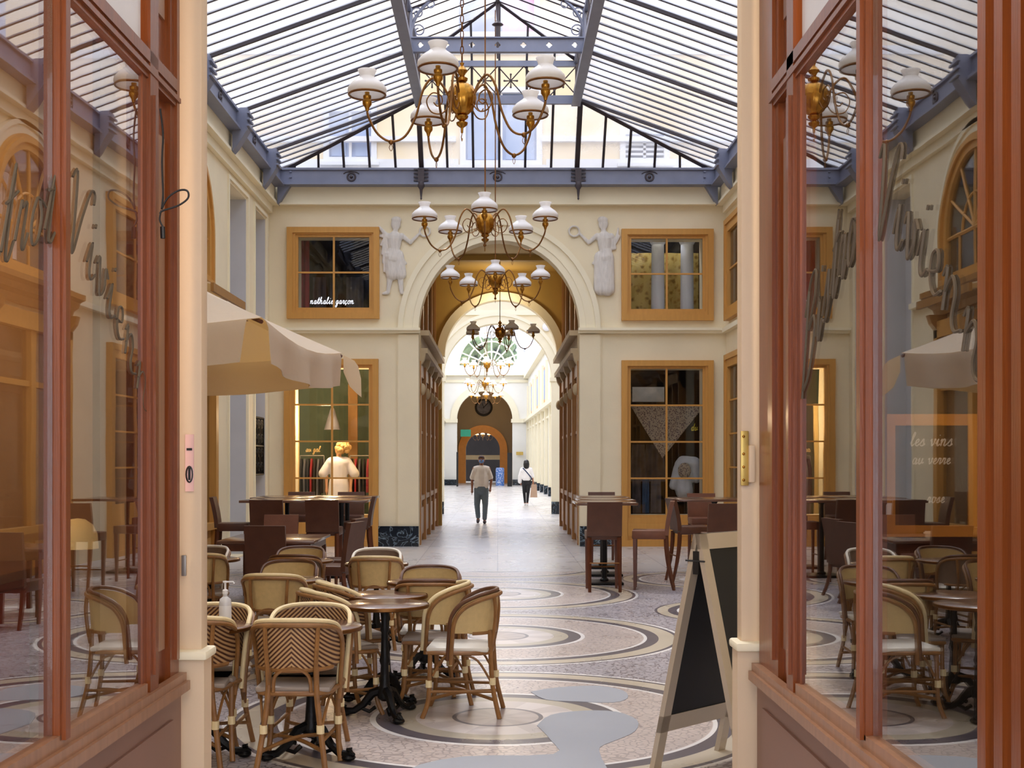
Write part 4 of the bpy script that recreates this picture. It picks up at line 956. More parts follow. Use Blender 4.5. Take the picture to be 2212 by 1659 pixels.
for i, (a, b, c, d_) in enumerate(wins+top):
    x0, x1, z0, z1 = PX(a,YB), PX(b,YB), PZ(d_,YB), PZ(c,YB)
    f = obj('window', MB().holes(rect(x0-0.06, x1+0.06, z0-0.06, z1+0.06), [rect(x0+0.06, x1-0.06, z0+0.05, z1-0.06)], *yz(YB-0.05, YB+0.08)).box((x0+x1)/2-0.03, (x0+x1)/2+0.03, YB, YB+0.06, z0, z1).box(x0-0.12, x1+0.12, YB-0.14, YB, z0-0.14, z0-0.07), 'facade_white', hs)
    if i == 2:
        lv = MB()
        for k in range(6): zz = z0+(z1-z0)*(k+0.5)/6; lv.box(x0+0.06, x1-0.06, YB, YB+0.03, zz-0.03, zz+0.02)
        obj('louvre', lv, 'facade_white', f); obj('pane', MB().box(x0, x1, YB+0.1, YB+0.12, z0, z1), 'curtain_grey', f)
    elif i == 3:
        obj('curtain', MB().box(x0, x0+1.0, YB+0.1, YB+0.12, z0, z1), 'curtain_grey', f); obj('curtain', MB().box(x0+1.0, x1, YB+0.1, YB+0.12, z0, z1), 'curtain_pink', f)
    else:
        obj('shutter', MB().box(x0, x1, YB+0.1, YB+0.14, z0, z1).box(x0+0.1, (x0+x1)/2-0.1, YB+0.08, YB+0.1, z0+0.1, z1-0.1).box((x0+x1)/2+0.1, x1-0.1, YB+0.08, YB+0.1, z0+0.1, z1-0.1), 'shutter_blue', f)

# houses that close the courtyard on its other sides (outside the picture, they shade the roof)
for nm, a in (('left', (-7.6, -7.2, -2.0, 27.0)), ('right', (7.2, 7.6, -2.0, 27.0)), ('street', (-7.2, 7.2, 4.6, 5.0))):
    hb_ = thing('courtyard_house', 'plain cream courtyard house rising on the %s side above the roof' % nm, 'building')
    cbm = MB().box(a[0], a[1], a[2], a[3], 7.3, 15.0)
    obj('wall', cbm, 'facade', hb_)
    wn = MB()
    for k in range(5):
        for zz in (8.6, 11.8):
            if nm == 'street': wn.box(-6+k*2.6, -5+k*2.6, 5.0, 5.03, zz, zz+1.7)
            else:
                x0, x1 = (a[1], a[1]+0.03) if nm == 'left' else (a[0]-0.03, a[0]); wn.box(x0, x1, 3+k*4.8, 4.1+k*4.8, zz, zz+1.7)
    obj('shutters', wn, 'shutter_blue', hb_)
# ================================================================ RATTAN CHAIRS
def chair_meshes():
    g = {}
    g['seat'] = MB().bevbox(-0.20, 0.20, -0.19, 0.21, 0.425, 0.455, 0.012).mesh('seat')
    sf = MB()
    loop = crom([(-0.19,0.2,0.42),(0.19,0.2,0.42),(0.205,0.0,0.42),(0.17,-0.17,0.42),(0,-0.20,0.42),(-0.17,-0.17,0.42),(-0.205,0.0,0.42),(-0.19,0.2,0.42)], 4)
    sf.tube(loop, 0.014, 7); g['seat_frame'] = sf.mesh('seat_frame')
    legs = []
    for sx in (-1, 1):
        legs.append((crom([(sx*0.185,0.185,0.43),(sx*0.185,0.19,0.24),(sx*0.19,0.20,0.10),(sx*0.205,0.235,0.0)], 5), (sx*0.187,0.194,0.22)))
        legs.append((crom([(sx*0.125,-0.195,0.56),(sx*0.13,-0.20,0.40),(sx*0.155,-0.215,0.2),(sx*0.185,-0.26,0.0)], 5), (sx*0.150,-0.213,0.235)))
    g['legs'] = [MB().tube(p, 0.0155, 8).mesh('leg') for p, _ in legs]
    g['bind'] = [MB().tube([Vector(c)+Vector((0,0,-0.022)), Vector(c)+Vector((0,0,0.022))], 0.021, 8).mesh('binding') for _, c in legs]
    st = MB()
    st.tube(crom([(-0.19,0.2,0.12),(0,0.0,0.135),(0.165,-0.22,0.12)], 5), 0.011, 6); st.tube(crom([(0.19,0.2,0.12),(0,0.0,0.15),(-0.165,-0.22,0.12)], 5), 0.011, 6)
    for sx in (-1, 1): st.tube([(sx*0.187,0.195,0.17),(sx*0.16,-0.215,0.17)], 0.010, 6)
    g['stretcher'] = st.mesh('stretcher')
    br = MB()
    br.tube(crom([(-0.18,0.19,0.27),(-0.13,0.195,0.38),(-0.05,0.2,0.41)], 4), 0.008, 5); br.tube(crom([(0.18,0.19,0.27),(0.13,0.195,0.38),(0.05,0.2,0.41)], 4), 0.008, 5)
    for sx in (-1, 1):
        br.tube(crom([(sx*0.187,0.17,0.27),(sx*0.192,0.1,0.39),(sx*0.195,0.04,0.41)], 4), 0.008, 5)
        br.tube(crom([(sx*0.155,-0.2,0.24),(sx*0.18,-0.12,0.37),(sx*0.195,-0.03,0.41)], 4), 0.008, 5)
    br.tube(crom([(-0.10,-0.205,0.43),(-0.085,-0.215,0.52),(0,-0.222,0.56),(0.085,-0.215,0.52),(0.10,-0.205,0.43)], 5), 0.010, 6)
    g['brace'] = br.mesh('brace')
    topc = crom([(-0.212,0.06,0.36),(-0.222,0.05,0.50),(-0.232,0.035,0.63),(-0.232,-0.02,0.715),(-0.215,-0.12,0.768),(-0.145,-0.21,0.792),(0,-0.245,0.798),
                 (0.145,-0.21,0.792),(0.215,-0.12,0.768),(0.232,-0.02,0.715),(0.232,0.035,0.63),(0.222,0.05,0.50),(0.212,0.06,0.36)], 5)
    g['rim'] = MB().tube([p+Vector((-0.006*math.copysign(1,p.x) if abs(p.x)>0.1 else 0,0.012,0.013)) for p in topc], 0.0135, 8).mesh('rim')
    n = len(topc); rows_t = []; rows_b = []
    for i, p in enumerate(topc):
        if p.z < 0.545 and abs(p.x) > 0.1: continue
        u = (i/(n-1))*2-1; a = u*2.05
        bt = Vector((0.205*math.sin(a*0.80)/math.sin(1.45) if abs(a*0.8) < 1.45 else math.copysign(0.205, u), -0.222*math.cos(a*0.74)+0.0, 0.545))
        rows_t.append(p+Vector((-0.01*u, 0.008, -0.006))); rows_b.append(bt)
    rows = [[b_.lerp(t_, k/5)+Vector((0,0,0)) for b_, t_ in zip(rows_b, rows_t)] for k in range(6)]
    g['panel'] = MB().sheet(rows, 0.010).mesh('panel')
    bt = MB().tube(rows_b, 0.012, 6).tube([p+Vector((0.004*math.copysign(1,p.x) if abs(p.x)>0.1 else 0,-0.010,-0.011)) for p in topc], 0.0135, 8)
    for sx in (-1, 1):
        bt.tube(crom([(sx*0.128,-0.205,0.47),(sx*0.128,-0.222,0.56),(sx*0.135,-0.232,0.68),(sx*0.14,-0.222,0.785)], 4), 0.0125, 7)
    g['back_frame'] = bt.mesh('back_frame')
    return g
CG = chair_meshes()
CACHE = {}
def rattan_chair(x, y, rot, rim, panel, seat, label):
    key = (rim, panel, seat)
    grp = 'rattan bistro chairs around the round tables'
    if key in CACHE: return dup(CACHE[key], (x, y, 0), rot, label)
    t = thing('bistro_chair', label, 'chair', (x, y, 0), rot, grp)
    obj('seat', CG['seat'], seat, t); obj('seat_frame', CG['seat_frame'], 'rattan', t)
    for lm, bm_ in zip(CG['legs'], CG['bind']):
        l = obj('leg', lm, 'rattan', t); obj('binding', bm_, 'cane_pale', l)
    obj('stretcher', CG['stretcher'], 'rattan', t); obj('brace', CG['brace'], 'rattan', t)
    obj('rim', CG['rim'], rim, t); b = obj('backrest', CG['panel'], panel, t); obj('back_frame', CG['back_frame'], 'rattan', t)
    CACHE[key] = t; return t
D = math.radians
CH = [ # photo x of centre, top y, rot(deg), rim, panel, seat, label
 (629,1345,0,'cane_pale','weave_chevron','seat_grey','nearest chevron woven rattan chair, seen whole from behind with crossed stretchers'),
 (402,1340,4,'cane_pale','weave_chevron','seat_grey','chevron woven rattan chair seen from behind at the foot of the left pillar'),
 (682,1308,180,'cane_pale','weave_chevron','seat_grey','chevron woven rattan chair facing the camera across the nearest round table'),
 (477,1308,176,'cane_pale','weave_chevron','seat_grey','chevron woven rattan chair facing the camera behind the sanitiser bottle'),
 (580,1245,-3,'cane_pale','weave_cream','seat_white','cream backed rattan chair turned away, in front of the third table on the left'),
 (632,1213,180,'cane_dark','weave_cream','seat_white','dark rimmed cream rattan chair facing the camera behind the third table on the left'),
 (656,1183,180,'cane_dark','weave_cream','seat_white','dark rimmed cream rattan chair at the farthest left round table, facing the camera'),
 (630,1203,0,'cane_dark','weave_taupe','seat_grey','dark backed rattan chair turned away at the farthest left round table'),
 (458,1182,172,'cane_white','weave_taupe','seat_grey','white rimmed taupe rattan chair facing the camera beside the left pillar'),
 (428,1200,6,'cane_pale','weave_cream','seat_grey','pale rimmed rattan chair turned away beside the left pillar, second row back'),
 (690,1279,-62,'cane_pale','weave_chevron','seat_grey','rattan chair tucked sideways at the left of the nearer centre table'),
 (722,1262,-66,'cane_pale','weave_chevron','seat_grey','rattan chair tucked sideways at the left of the second centre table'),
 (1003,1287,86,'cane_dark','weave_cream','seat_white','dark rimmed rattan chair with a white seat, rightmost, facing left'),
 (944,1277,88,'cane_pale','weave_cream','seat_grey','pale rimmed rattan chair facing left, just behind the rightmost chair'),
 (932,1225,180,'cane_dark','weave_cream','seat_white','dark rimmed cream rattan chair facing the camera behind the small right table'),
 (924,1258,0,'cane_dark','weave_cream','seat_white','cream backed rattan chair turned away in front of the small right table'),
 (818,1187,180,'cane_white','weave_taupe','seat_grey','white rimmed taupe rattan chair facing the camera, back of the centre row'),
 (808,1206,0,'cane_pale','weave_cream','seat_grey','pale rimmed rattan chair turned away, back of the centre row'),
]
for px, ty, rot, rim, pan, seat, lab in CH:
    d = (EYE-0.80)*F/(ty-VY); a = D(rot)
    bx_, by_ = 0.235*math.sin(a), -0.235*math.cos(a)      # where the back stands relative to the seat centre
    X = (px-VX)*d/F; Y = d-by_
    if abs(rot) in (62, 66): X = (px-VX)*d/F-bx_*0.5+0.0
    if rot == 86: X, Y = -0.235, 8.18
    if rot == 88: X, Y = -0.43, 8.62
    if rot in (0, 180, 4, 176, -3, 172, 6): X = (px-VX)*d/F - bx_
    rattan_chair(X, Y, a, rim, pan, seat, lab)

# ---- round cafe tables
def table_parts():
    g = {}
    g['top'] = MB().lathe([(0.0,0.700),(0.27,0.700),(0.283,0.708),(0.283,0.724),(0.275,0.730),(0.0,0.730)], n=40).mesh('top')
    g['edge'] = MB().lathe([(0.284,0.704),(0.288,0.708),(0.288,0.724),(0.284,0.728)], n=40, caps=False).mesh('edge')
    g['stem'] = MB().lathe([(0.09,0.70),(0.03,0.68),(0.022,0.6),(0.03,0.56),(0.022,0.54),(0.026,0.40),(0.036,0.36),(0.026,0.33),(0.034,0.2),(0.05,0.16),(0.045,0.12),(0.02,0.1)], n=16).mesh('stem')
    g['foot'] = []
    for k in range(3):
        a = D(90+k*120); u = Vector((math.cos(a), math.sin(a), 0)); f = MB()
        f.tube([u*r+Vector((0,0,z)) for r, z in ((0.02,0.17),(0.08,0.15),(0.14,0.075),(0.2,0.035),(0.255,0.03),(0.285,0.045),(0.275,0.065),(0.25,0.06))], [0.03,0.03,0.024,0.022,0.026,0.02,0.014,0.01], 7)
        f.tube([u*r+Vector((0,0,z)) for r, z in ((0.06,0.06),(0.1,0.03),(0.15,0.05),(0.13,0.09),(0.09,0.08))], 0.014, 6)
        f.ball(u*0.26+Vector((0,0,0.02)), 0.04, 0.04, 0.02)
        g['foot'].append(f.mesh('foot'))
    return g
TG = table_parts(); TP = [None]
def cafe_table(x, y, label, rz=0.0):
    if TP[0]: return dup(TP[0], (x, y, 0), rz, label)
    t = thing('cafe_table', label, 'table', (x, y, 0), rz, 'small round cafe tables')
    obj('tabletop', TG['top'], 'table_wood', t); obj('top_edge', TG['edge'], 'brass_dark', t); obj('stem', TG['stem'], 'black_iron', t)
    for f in TG['foot']: obj('foot', f, 'black_iron', t)
    TP[0] = t; return t
TB = [(672,1350,'nearest round cafe table, between two chevron woven chairs'),
      (432,1350,'round cafe table by the left pillar, a sanitiser bottle on it'),
      (619,1250,'third round table on the left, between cream rattan chairs'),
      (654,1209,'farthest left round table, a dark backed chair before it'),
      (831,1303,'nearer of the two centre tables with a black iron foot standing clear'),
      (834,1283,'second centre table, directly behind the clear standing one'),
      (917,1255,'small round table right of centre between two cream chairs'),
      (813,1216,'round table at the back of the centre row'),
      (452,1206,'round table in the second row beside the left pillar')]
for k, (px, ty, lab) in enumerate(TB):
    d = (EYE-0.73)*F/(ty-VY); cafe_table((px-VX)*d/F, d, lab, k*0.37)
# sanitiser bottle on the left table
d = 0.92*F/355; bx0 = PX(484, 6.92); by0 = 6.95
bt = thing('pump_bottle', 'clear pump bottle with a white label on the left cafe table', 'bottle', (bx0, by0, 0.73))
obj('bottle', MB().lathe([(0.03,0),(0.034,0.01),(0.034,0.13),(0.03,0.15),(0.013,0.165),(0.013,0.18)], n=20), 'pale_gloss', bt)
obj('pump', MB().lathe([(0.016,0.18),(0.016,0.2),(0.006,0.205),(0.006,0.24),(0.014,0.242),(0.014,0.25)], n=14).tube([(0,0,0.246),(0.045,0,0.246),(0.05,0,0.236)], 0.005, 6), 'white_plastic', bt)
obj('paper_label', MB().lathe([(0.0345,0.03),(0.0345,0.115)], n=20, caps=False), 'white_plastic', bt)

# ---- brown leather dining furniture
def leather_mesh(seat_h, back_top, w=0.44, dp=0.46):
    g = {}; hw = w/2
    rows = []
    for k in range(9):
        t = k/8; z = (seat_h-0.06)+t*(back_top-seat_h+0.06); y = -dp/2+0.02-0.075*t**1.6
        rows.append((y, z))
    b = MB()
    prof = [(y-0.025, z) for y, z in rows]+[(y+0.03, z) for y, z in reversed(rows)]
    b.holes(prof, [], lambda a, c: (-hw, a, c), lambda a, c: (hw, a, c)); g['backrest'] = b.mesh('backrest')
    g['seat'] = MB().bevbox(-hw, hw, -dp/2+0.03, dp/2, seat_h-0.11, seat_h, 0.015).mesh('seat')
    g['legs'] = []
    for sx in (-1, 1):
        f = MB(); x = sx*(hw-0.03); r0, r1 = 0.024, 0.016
        vs = [(x+a*r1, dp/2-0.035+b_*r1, 0) for a, b_ in ((-1,-1),(1,-1),(1,1),(-1,1))]+[(x+a*r0, dp/2-0.035+b_*r0, seat_h-0.10) for a, b_ in ((-1,-1),(1,-1),(1,1),(-1,1))]
        f.add(vs, [(0,3,2,1),(4,5,6,7),(0,1,5,4),(1,2,6,5),(2,3,7,6),(3,0,4,7)]); g['legs'].append(f.mesh('leg'))
        f = MB(); pts = [(x, -dp/2+0.03-0.10*(1-t)**1.8, t*(seat_h-0.08)) for t in (0, 0.2, 0.4, 0.6, 0.8, 1.0)]
        f.tube(pts, [0.02,0.023,0.026,0.028,0.03,0.03], 4); g['legs'].append(f.mesh('leg'))
    if seat_h > 0.6:
        g['rail'] = MB().tube([(-hw+0.03, dp/2-0.035, 0.28), (hw-0.03, dp/2-0.035, 0.28)], 0.009, 6).tube([(-hw+0.03, -dp/2-0.01, 0.36), (hw-0.03, -dp/2-0.01, 0.36)], 0.009, 6).mesh('foot_rail')
    return g
LG = {'low': leather_mesh(0.46, 0.95), 'high': leather_mesh(0.76, 1.13)}
LP = {}
def leather(kind, x, y, rot, label, m='leather'):
    if (kind, m) in LP: return dup(LP[(kind, m)], (x, y, 0), D(rot), label)
    g = LG[kind]
    t = thing('dining_chair' if kind == 'low' else 'bar_stool', label, 'chair' if kind == 'low' else 'bar stool', (x, y, 0), D(rot), 'brown leather dining chairs' if kind == 'low' else 'brown leather bar stools')
    obj('seat', g['seat'], m, t); obj('backrest', g['backrest'], m, t)
    for l in g['legs']: obj('leg', l, 'leg_wood', t)
    if 'rail' in g: obj('foot_rail', g['rail'], 'brass_dark', t)
    LP[(kind, m)] = t; return t
def spot(px, d): return (px-VX)*d/F
# right group
leather('high', spot(1306,15.7), 15.95, 0, 'tall leather bar stool seen from behind at the right high table, beside the aisle')
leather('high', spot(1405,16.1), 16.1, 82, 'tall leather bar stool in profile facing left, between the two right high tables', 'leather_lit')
leather('high', spot(1492,17.1), 17.1, -84, 'tall leather bar stool in profile facing right, just behind the chalkboard')
leather('high', spot(1562,15.3), 15.4, 2, 'tall leather bar stool seen from behind, against the right pillar edge')
leather('high', spot(1300,20.6), 20.4, 180, 'bar stool facing the camera whose back peeps over the aisle side right table')
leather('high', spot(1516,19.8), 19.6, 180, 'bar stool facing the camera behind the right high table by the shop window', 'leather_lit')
leather('low', spot(1586,12.2), 12.3, 0, 'low leather dining chair just visible over the top of the chalkboard')
# left group, high
leather('high', spot(577,16.6), 16.8, 0, 'tall leather bar stool seen from behind at the left end of the left high table')
leather('high', spot(697,16.6), 16.8, 0, 'tall leather bar stool seen from behind at the middle of the left high table')
leather('high', spot(482,17.9)+0.14, 17.9, -84, 'tall leather bar stool in profile facing right at the left end of the high table')
leather('high', spot(648,20.6), 20.5, 180, 'bar stool facing the camera behind the left high table, the left of two')
leather('high', spot(756,20.6), 20.5, 180, 'bar stool facing the camera behind the left high table, the right of two')
leather('high', spot(768,18.3), 18.3, 92, 'tall leather bar stool at the right end of the left high table, facing left')
# left group, low
leather('low', spot(575,13.5), 13.7, 0, 'low leather dining chair seen full from behind, left of centre')
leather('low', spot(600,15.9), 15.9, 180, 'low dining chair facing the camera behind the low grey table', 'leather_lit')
leather('low', spot(452,15.0), 14.7, -84, 'low leather dining chair in profile facing right beside the left pillar')
leather('low', spot(716,14.2), 14.3, 76, 'nearer low dining chair in profile at the right end of the low table')
leather('low', spot(730,15.2), 15.2, 76, 'farther low dining chair in profile at the right end of the low table')
def slab_table(name, x0, x1, y0, y1, h, label, m='table_wood', base='post'):
    t = thing(name, label, 'table', ((x0+x1)/2, (y0+y1)/2, 0)); w = (x1-x0)/2; l = (y1-y0)/2
    obj('tabletop', MB().bevbox(-w, w, -l, l, h-0.035, h, 0.006), m, t)
    if base == 'post':
        obj('post', MB().lathe([(0.06,h-0.035),(0.035,h-0.08),(0.035,0.08),(0.06,0.06),(0.06,0.04)], n=14), 'black_iron', t)
        obj('base', MB().bevbox(-0.24, 0.24, -0.24, 0.24, 0, 0.035, 0.01), 'black_iron', t)
    else:
        obj('apron', MB().box(-w+0.05, w-0.05, -l+0.05, l-0.05, h-0.12, h-0.035), 'leg_wood', t)
        for sx in (-1, 1):
            for sy in (-1, 1): obj('leg', MB().box(sx*(w-0.07)-0.025, sx*(w-0.07)+0.025, sy*(l-0.07)-0.025, sy*(l-0.07)+0.025, 0, h-0.12), 'leg_wood', t)
    return t
slab_table('bar_table', spot(1246,16.3), spot(1378,16.3), 16.25, 17.3, 1.10, 'high brown table beside the aisle on the right, nearest of three')
slab_table('bar_table', spot(1246,18.2), spot(1362,18.2), 17.5, 18.5, 1.10, 'high brown table beside the aisle on the right, middle of three')
slab_table('bar_table', spot(1246,19.7), spot(1346,19.7), 18.7, 19.8, 1.10, 'high brown table beside the aisle on the right, farthest of three')
slab_table('bar_table', spot(1452,18.4), spot(1572,18.4)+0.4, 17.75, 18.9, 1.10, 'high brown table by the right shop window')
slab_table('bar_table', spot(514,17.2), spot(660,17.2), 17.25, 18.3, 1.10, 'high brown table on the left, nearer its left end')
slab_table('bar_table', spot(662,17.2), spot(790,17.2), 17.25, 18.3, 1.10, 'high brown table on the left, nearer the aisle')
slab_table('bar_table', spot(564,19.4), spot(688,19.4), 18.5, 19.8, 1.10, 'high brown table behind, left of the warm shop window')
slab_table('bar_table', spot(690,19.4), spot(815,19.4), 18.7, 19.8, 1.10, 'high brown table under the warm shop window, nearest the aisle')
slab_table('dining_table', spot(484,14.4), spot(690,14.4), 14.0, 15.35, 0.75, 'low dining table with a grey brown top among leather chairs', 'table_wood', 'legs')
slab_table('dining_table', spot(1530,13.6), spot(1640,13.6), 13.0, 13.9, 0.72, 'low table half hidden behind the chalkboard', 'table_wood', 'legs')

# ================================================================ CHALKBOARD
ab = thing('chalkboard', 'A shaped pavement chalkboard with silver frame and blank black panels by the right pillar', 'sign board', (1.03, 6.48, 0), D(45))
def leaf(s):
    H = 1.27; sp = 0.29; W = 0.66
    def f(u, v, w_): # u along ridge, v height fraction, w offset outwards
        k = v/H; return Vector((u, -s*(sp*(1-k)+w_), v))
    def bar_(u0, u1, v0, v1, w0=-0.012, w1=0.018):
        vs = [f(u, v, w_) for v in (v0, v1) for u in (u0, u1) for w_ in (w0, w1)]
        return vs, [(0,2,3,1),(4,5,7,6),(0,1,5,4),(1,3,7,5),(3,2,6,7),(2,0,4,6)]
    fr = MB()
    for a in (bar_(0, 0.065, 0.0, H), bar_(W-0.065, W, 0.0, H), bar_(0, W, H-0.08, H), bar_(0, W, 0.20, 0.29)): fr.add(*a)
    o = obj('frame', fr, 'silver_frame', ab); p = MB().add(*bar_(0.06, W-0.06, 0.28, H-0.07, -0.006, 0.008)); obj('panel', p, 'slate', ab)
leaf(1); leaf(-1)
obj('hinge', MB().box(-0.006, 0.01, -0.018, 0.018, 1.06, 1.18).tube([(-0.01,-0.06,1.13),(-0.01,0.06,1.13)], 0.005, 6), 'black_rubber', ab)

# ================================================================ PARASOL
def canopy():
    pr = thing('parasol', 'large cream square parasol with hanging valance flaps over the left tables', 'parasol')
    c0 = Vector((PX(565,9.0), 9.0, PZ(690,9.0)))           # near right corner
    c1 = Vector((PX(738,12.0), 12.0, PZ(768,12.0)))        # far right corner
    c0.z = c1.z = 2.68
    e = (c1-c0); n = Vector((-e.y, e.x, 0)).normalized()*3.05
    c2 = c1+n; c3 = c0+n; apex = (c0+c1+c2+c3)/4; apex.z = 3.42
    cn = [c0, c1, c2, c3]
    top = MB()
    for i in range(4):
        a, b = cn[i], cn[(i+1) % 4]; rows = []
        for k in range(9):
            t = k/8; row = []
            for j in range(9):
                u = j/8; p = a.lerp(b, u).lerp(apex, t); p.z -= 0.10*math.sin(PI*u)*(1-t)*1.0+0.03*math.sin(PI*t); row.append(p)
            rows.append(row)
        top.sheet(rows, 0.006)
    obj('canopy', top, 'canvas', pr)
    cen = (c0+c1+c2+c3)/4
    for i in range(4):
        a, b = cn[i], cn[(i+1) % 4]; rows = []; outw = ((a+b)/2-cen); outw.z = 0; outw.normalize()
        for k in range(7):
            t = k/6; row = []
            for j in range(25):
                u = 0.035+0.93*j/24; p = a.lerp(b, u); p.z -= 0.10*math.sin(PI*u)
                q = p+outw*(0.02+0.05*t*math.sin(u*19+i*2)*math.sin(PI*u)**0.5)+Vector((0,0,-0.31*t))
                q += (a.lerp(b, 0.5)-p)*0.035*t
                if k == 0: q = p+outw*0.004
                row.append(q)
            rows.append(row)
        obj('valance', MB().sheet(rows, 0.004), 'canvas', pr)
    fl = MB(); a = c1+Vector((0.02,0.0,-0.02))
    fl.sheet([[a+Vector((0.0,-0.02,0)), a+Vector((0.10,0.02,-0.05)), a+Vector((0.13,0.06,-0.10))], [a+Vector((0.0,-0.02,-0.16)), a+Vector((0.10,0.0,-0.2)), a+Vector((0.16,0.05,-0.22))], [a+Vector((0.06,-0.02,-0.30)), a+Vector((0.12,0.0,-0.36)), a+Vector((0.165,0.04,-0.40))]], 0.004)
    obj('valance', fl, 'canvas', pr)
    base = apex.copy()
    obj('pole', MB().lathe([(0.035,0.06),(0.035,3.40),(0.05,3.46),(0.0,3.5)], (base.x, base.y, 0), 14), 'ochre_dark', pr)
    obj('base', MB().bevbox(base.x-0.3, base.x+0.3, base.y-0.3, base.y+0.3, 0, 0.07, 0.012), 'grey_metal_plate', pr)
    for i, c in enumerate(cn):
        obj('rib', MB().tube([apex+Vector((0,0,-0.09)), c+Vector((0,0,-0.03))], 0.016, 6), 'leg_wood', pr)
        obj('strut', MB().tube([Vector((base.x,base.y,2.75)), (apex*0.45+c*0.55)+Vector((0,0,-0.08))], 0.012, 6), 'leg_wood', pr)
canopy()
# shop awning box farther back on the left wall
aw = thing('awning', 'small cream folded shop awning on the left wall beyond the parasol', 'awning')
obj('canvas', MB().sheet([[(-HW+0.03, y, 4.05), (-HW+0.45, y, 3.98), (-HW+0.78, y, 3.90)] for y in (15.9, 16.9, 17.8)], 0.02), 'canvas', aw)
obj('front_bar', MB().box(-HW+0.76, -HW+0.80, 15.85, 17.85, 3.80, 3.91), 'ochre_dark', aw)

# ================================================================ CHANDELIERS
def shade_prof(): return [(r, z*0.84) for r, z in [(0.080,0.255),(0.066,0.220),(0.060,0.190),(0.078,0.168),(0.128,0.125),(0.160,0.08),(0.165,0.045),(0.150,0.008),(0.143,0.008),(0.157,0.045),(0.152,0.078),(0.124,0.118),(0.075,0.160),(0.054,0.188),(0.060,0.218),(0.074,0.253)]]
SH = MB().lathe(shade_prof(), n=28, caps=False).mesh('shade')
SR = MB().tube([(0.153*math.cos(2*PI*k/28), 0.153*math.sin(2*PI*k/28), 0.008) for k in range(28)], 0.010, 6, closed=True).mesh('shade_ring')
BU = MB().lathe([(0.0,-0.135),(0.012,-0.13),(0.02,-0.10),(0.038,-0.075),(0.04,-0.05),(0.028,-0.03),(0.034,-0.02),(0.034,0.0),(0.02,0.01),(0.02,0.03),(0.0,0.03)], n=16).mesh('burner')
CP = {}
def chandelier(x, y, z, rot, label, lit=False, chain_to=9.35):
    """z is the height of the central ball"""
    t = thing('chandelier', label, 'chandelier', (x, y, z), D(rot), 'brass oil lamp chandeliers down the arcade')
    key = 'g'
    if key not in CP:
        g = {}
        bl_ = MB().lathe([(0.02,-0.145),(0.05,-0.135),(0.085,-0.10),(0.108,-0.05),(0.118,0.0),(0.113,0.05),(0.09,0.10),(0.05,0.128),(0.02,0.135)], n=60); bl_.v = [(x*(1+0.07*abs(math.cos(6*math.atan2(y,x)+zz*9))), y*(1+0.07*abs(math.cos(6*math.atan2(y,x)+zz*9))), zz) for x, y, zz in bl_.v]; g['ball'] = bl_.mesh('ball')
        g['bal'] = MB().lathe([(0.015,0.13),(0.045,0.15),(0.05,0.17),(0.02,0.19),(0.03,0.21),(0.05,0.235),(0.03,0.26),(0.012,0.28),(0.02,0.30),(0.0,0.31)], n=16).mesh('baluster')
        g['fin'] = MB().lathe([(0.0,-0.30),(0.01,-0.29),(0.012,-0.25),(0.045,-0.225),(0.05,-0.205),(0.02,-0.19),(0.05,-0.165),(0.055,-0.15),(0.02,-0.13)], n=16).tube([(0.0,0,-0.3),(0.025,0,-0.33),(0.0,0,-0.36),(-0.015,0,-0.335)], 0.004, 5).mesh('finial')
        pts = [(0.09,-0.04),(0.16,0.10),(0.25,0.165),(0.33,0.06),(0.39,-0.16),(0.48,-0.33),(0.60,-0.38),(0.71,-0.32),(0.78,-0.20),(0.80,-0.135)]
        arm = MB().tube(crom([(r, 0, zz) for r, zz in pts], 5), 0.0105, 7).ball((0.60,0,-0.385), 0.022)
        arm.tube(crom([(0.60,0,-0.40),(0.615,0,-0.43),(0.60,0,-0.46),(0.585,0,-0.43),(0.60,0,-0.40)], 4), 0.003, 4); g['arm'] = arm.mesh('arm')
        sc = [(0.1+0.0,-0.05),(0.17,-0.13),(0.26,-0.12),(0.30,-0.03),(0.25,0.04),(0.18,0.02),(0.17,-0.04),(0.21,-0.07),(0.24,-0.04)]
        g['scroll'] = MB().tube(crom([(r, 0, zz) for r, zz in sc], 5), 0.006, 6).mesh('scroll')
        CP[key] = g
    g = CP[key]; br = 'brass'
    obj('ball', g['ball'], br, t); obj('baluster', g['bal'], br, t); obj('finial', g['fin'], br, t)
    for k in range(5):
        q = Matrix.Rotation(D(72*k), 4, 'Z')
        a = obj('arm', g['arm'], 'brass_arm', t); a.rotation_euler = (0,0,D(72*k)); s_ = obj('scroll', g['scroll'], 'brass_arm', a)
        p = q @ Vector((0.80, 0, 0))
        b = obj('burner', BU, 'brass', t, p)
        sd = obj('shade', SH, 'opal_lit' if lit else 'opal', t, p+Vector((0,0,0.0))); obj('shade_ring', SR, 'brass_dark', sd)
        if lit: obj('bulb', MB().ball((0,0,0.06), 0.035), 'bulb_glow', sd)
    ch = MB(); zz = 0.31; L_ = chain_to-z; k = 0
    if y < 12:
        while zz < L_-0.03:
            a = PI/2*(k % 2); u = Vector((math.cos(a), math.sin(a), 0)); k += 1
            ch.tube([Vector((0,0,zz+0.035))+u*0.014*math.cos(2*PI*q/8)+Vector((0,0,0.04*math.sin(2*PI*q/8))) for q in range(8)], 0.0045, 4, closed=True); zz += 0.066
    else: ch.tube([(0,0,zz),(0,0,L_)], 0.010, 5)
    obj('chain', ch, 'brass_dark', t)
    return t
chandelier(PX(998,10.6), 10.6, 4.72, -102, 'nearest brass chandelier, large, with five white oil lamp shades')
chandelier(PX(1048,16.0), 16.0, 4.69, -90, 'second brass chandelier with white shades, in front of the great arch top')
chandelier(PX(1070,21.3), 21.3, 4.72, -90, 'third brass chandelier with white shades, hanging in the mouth of the arch')
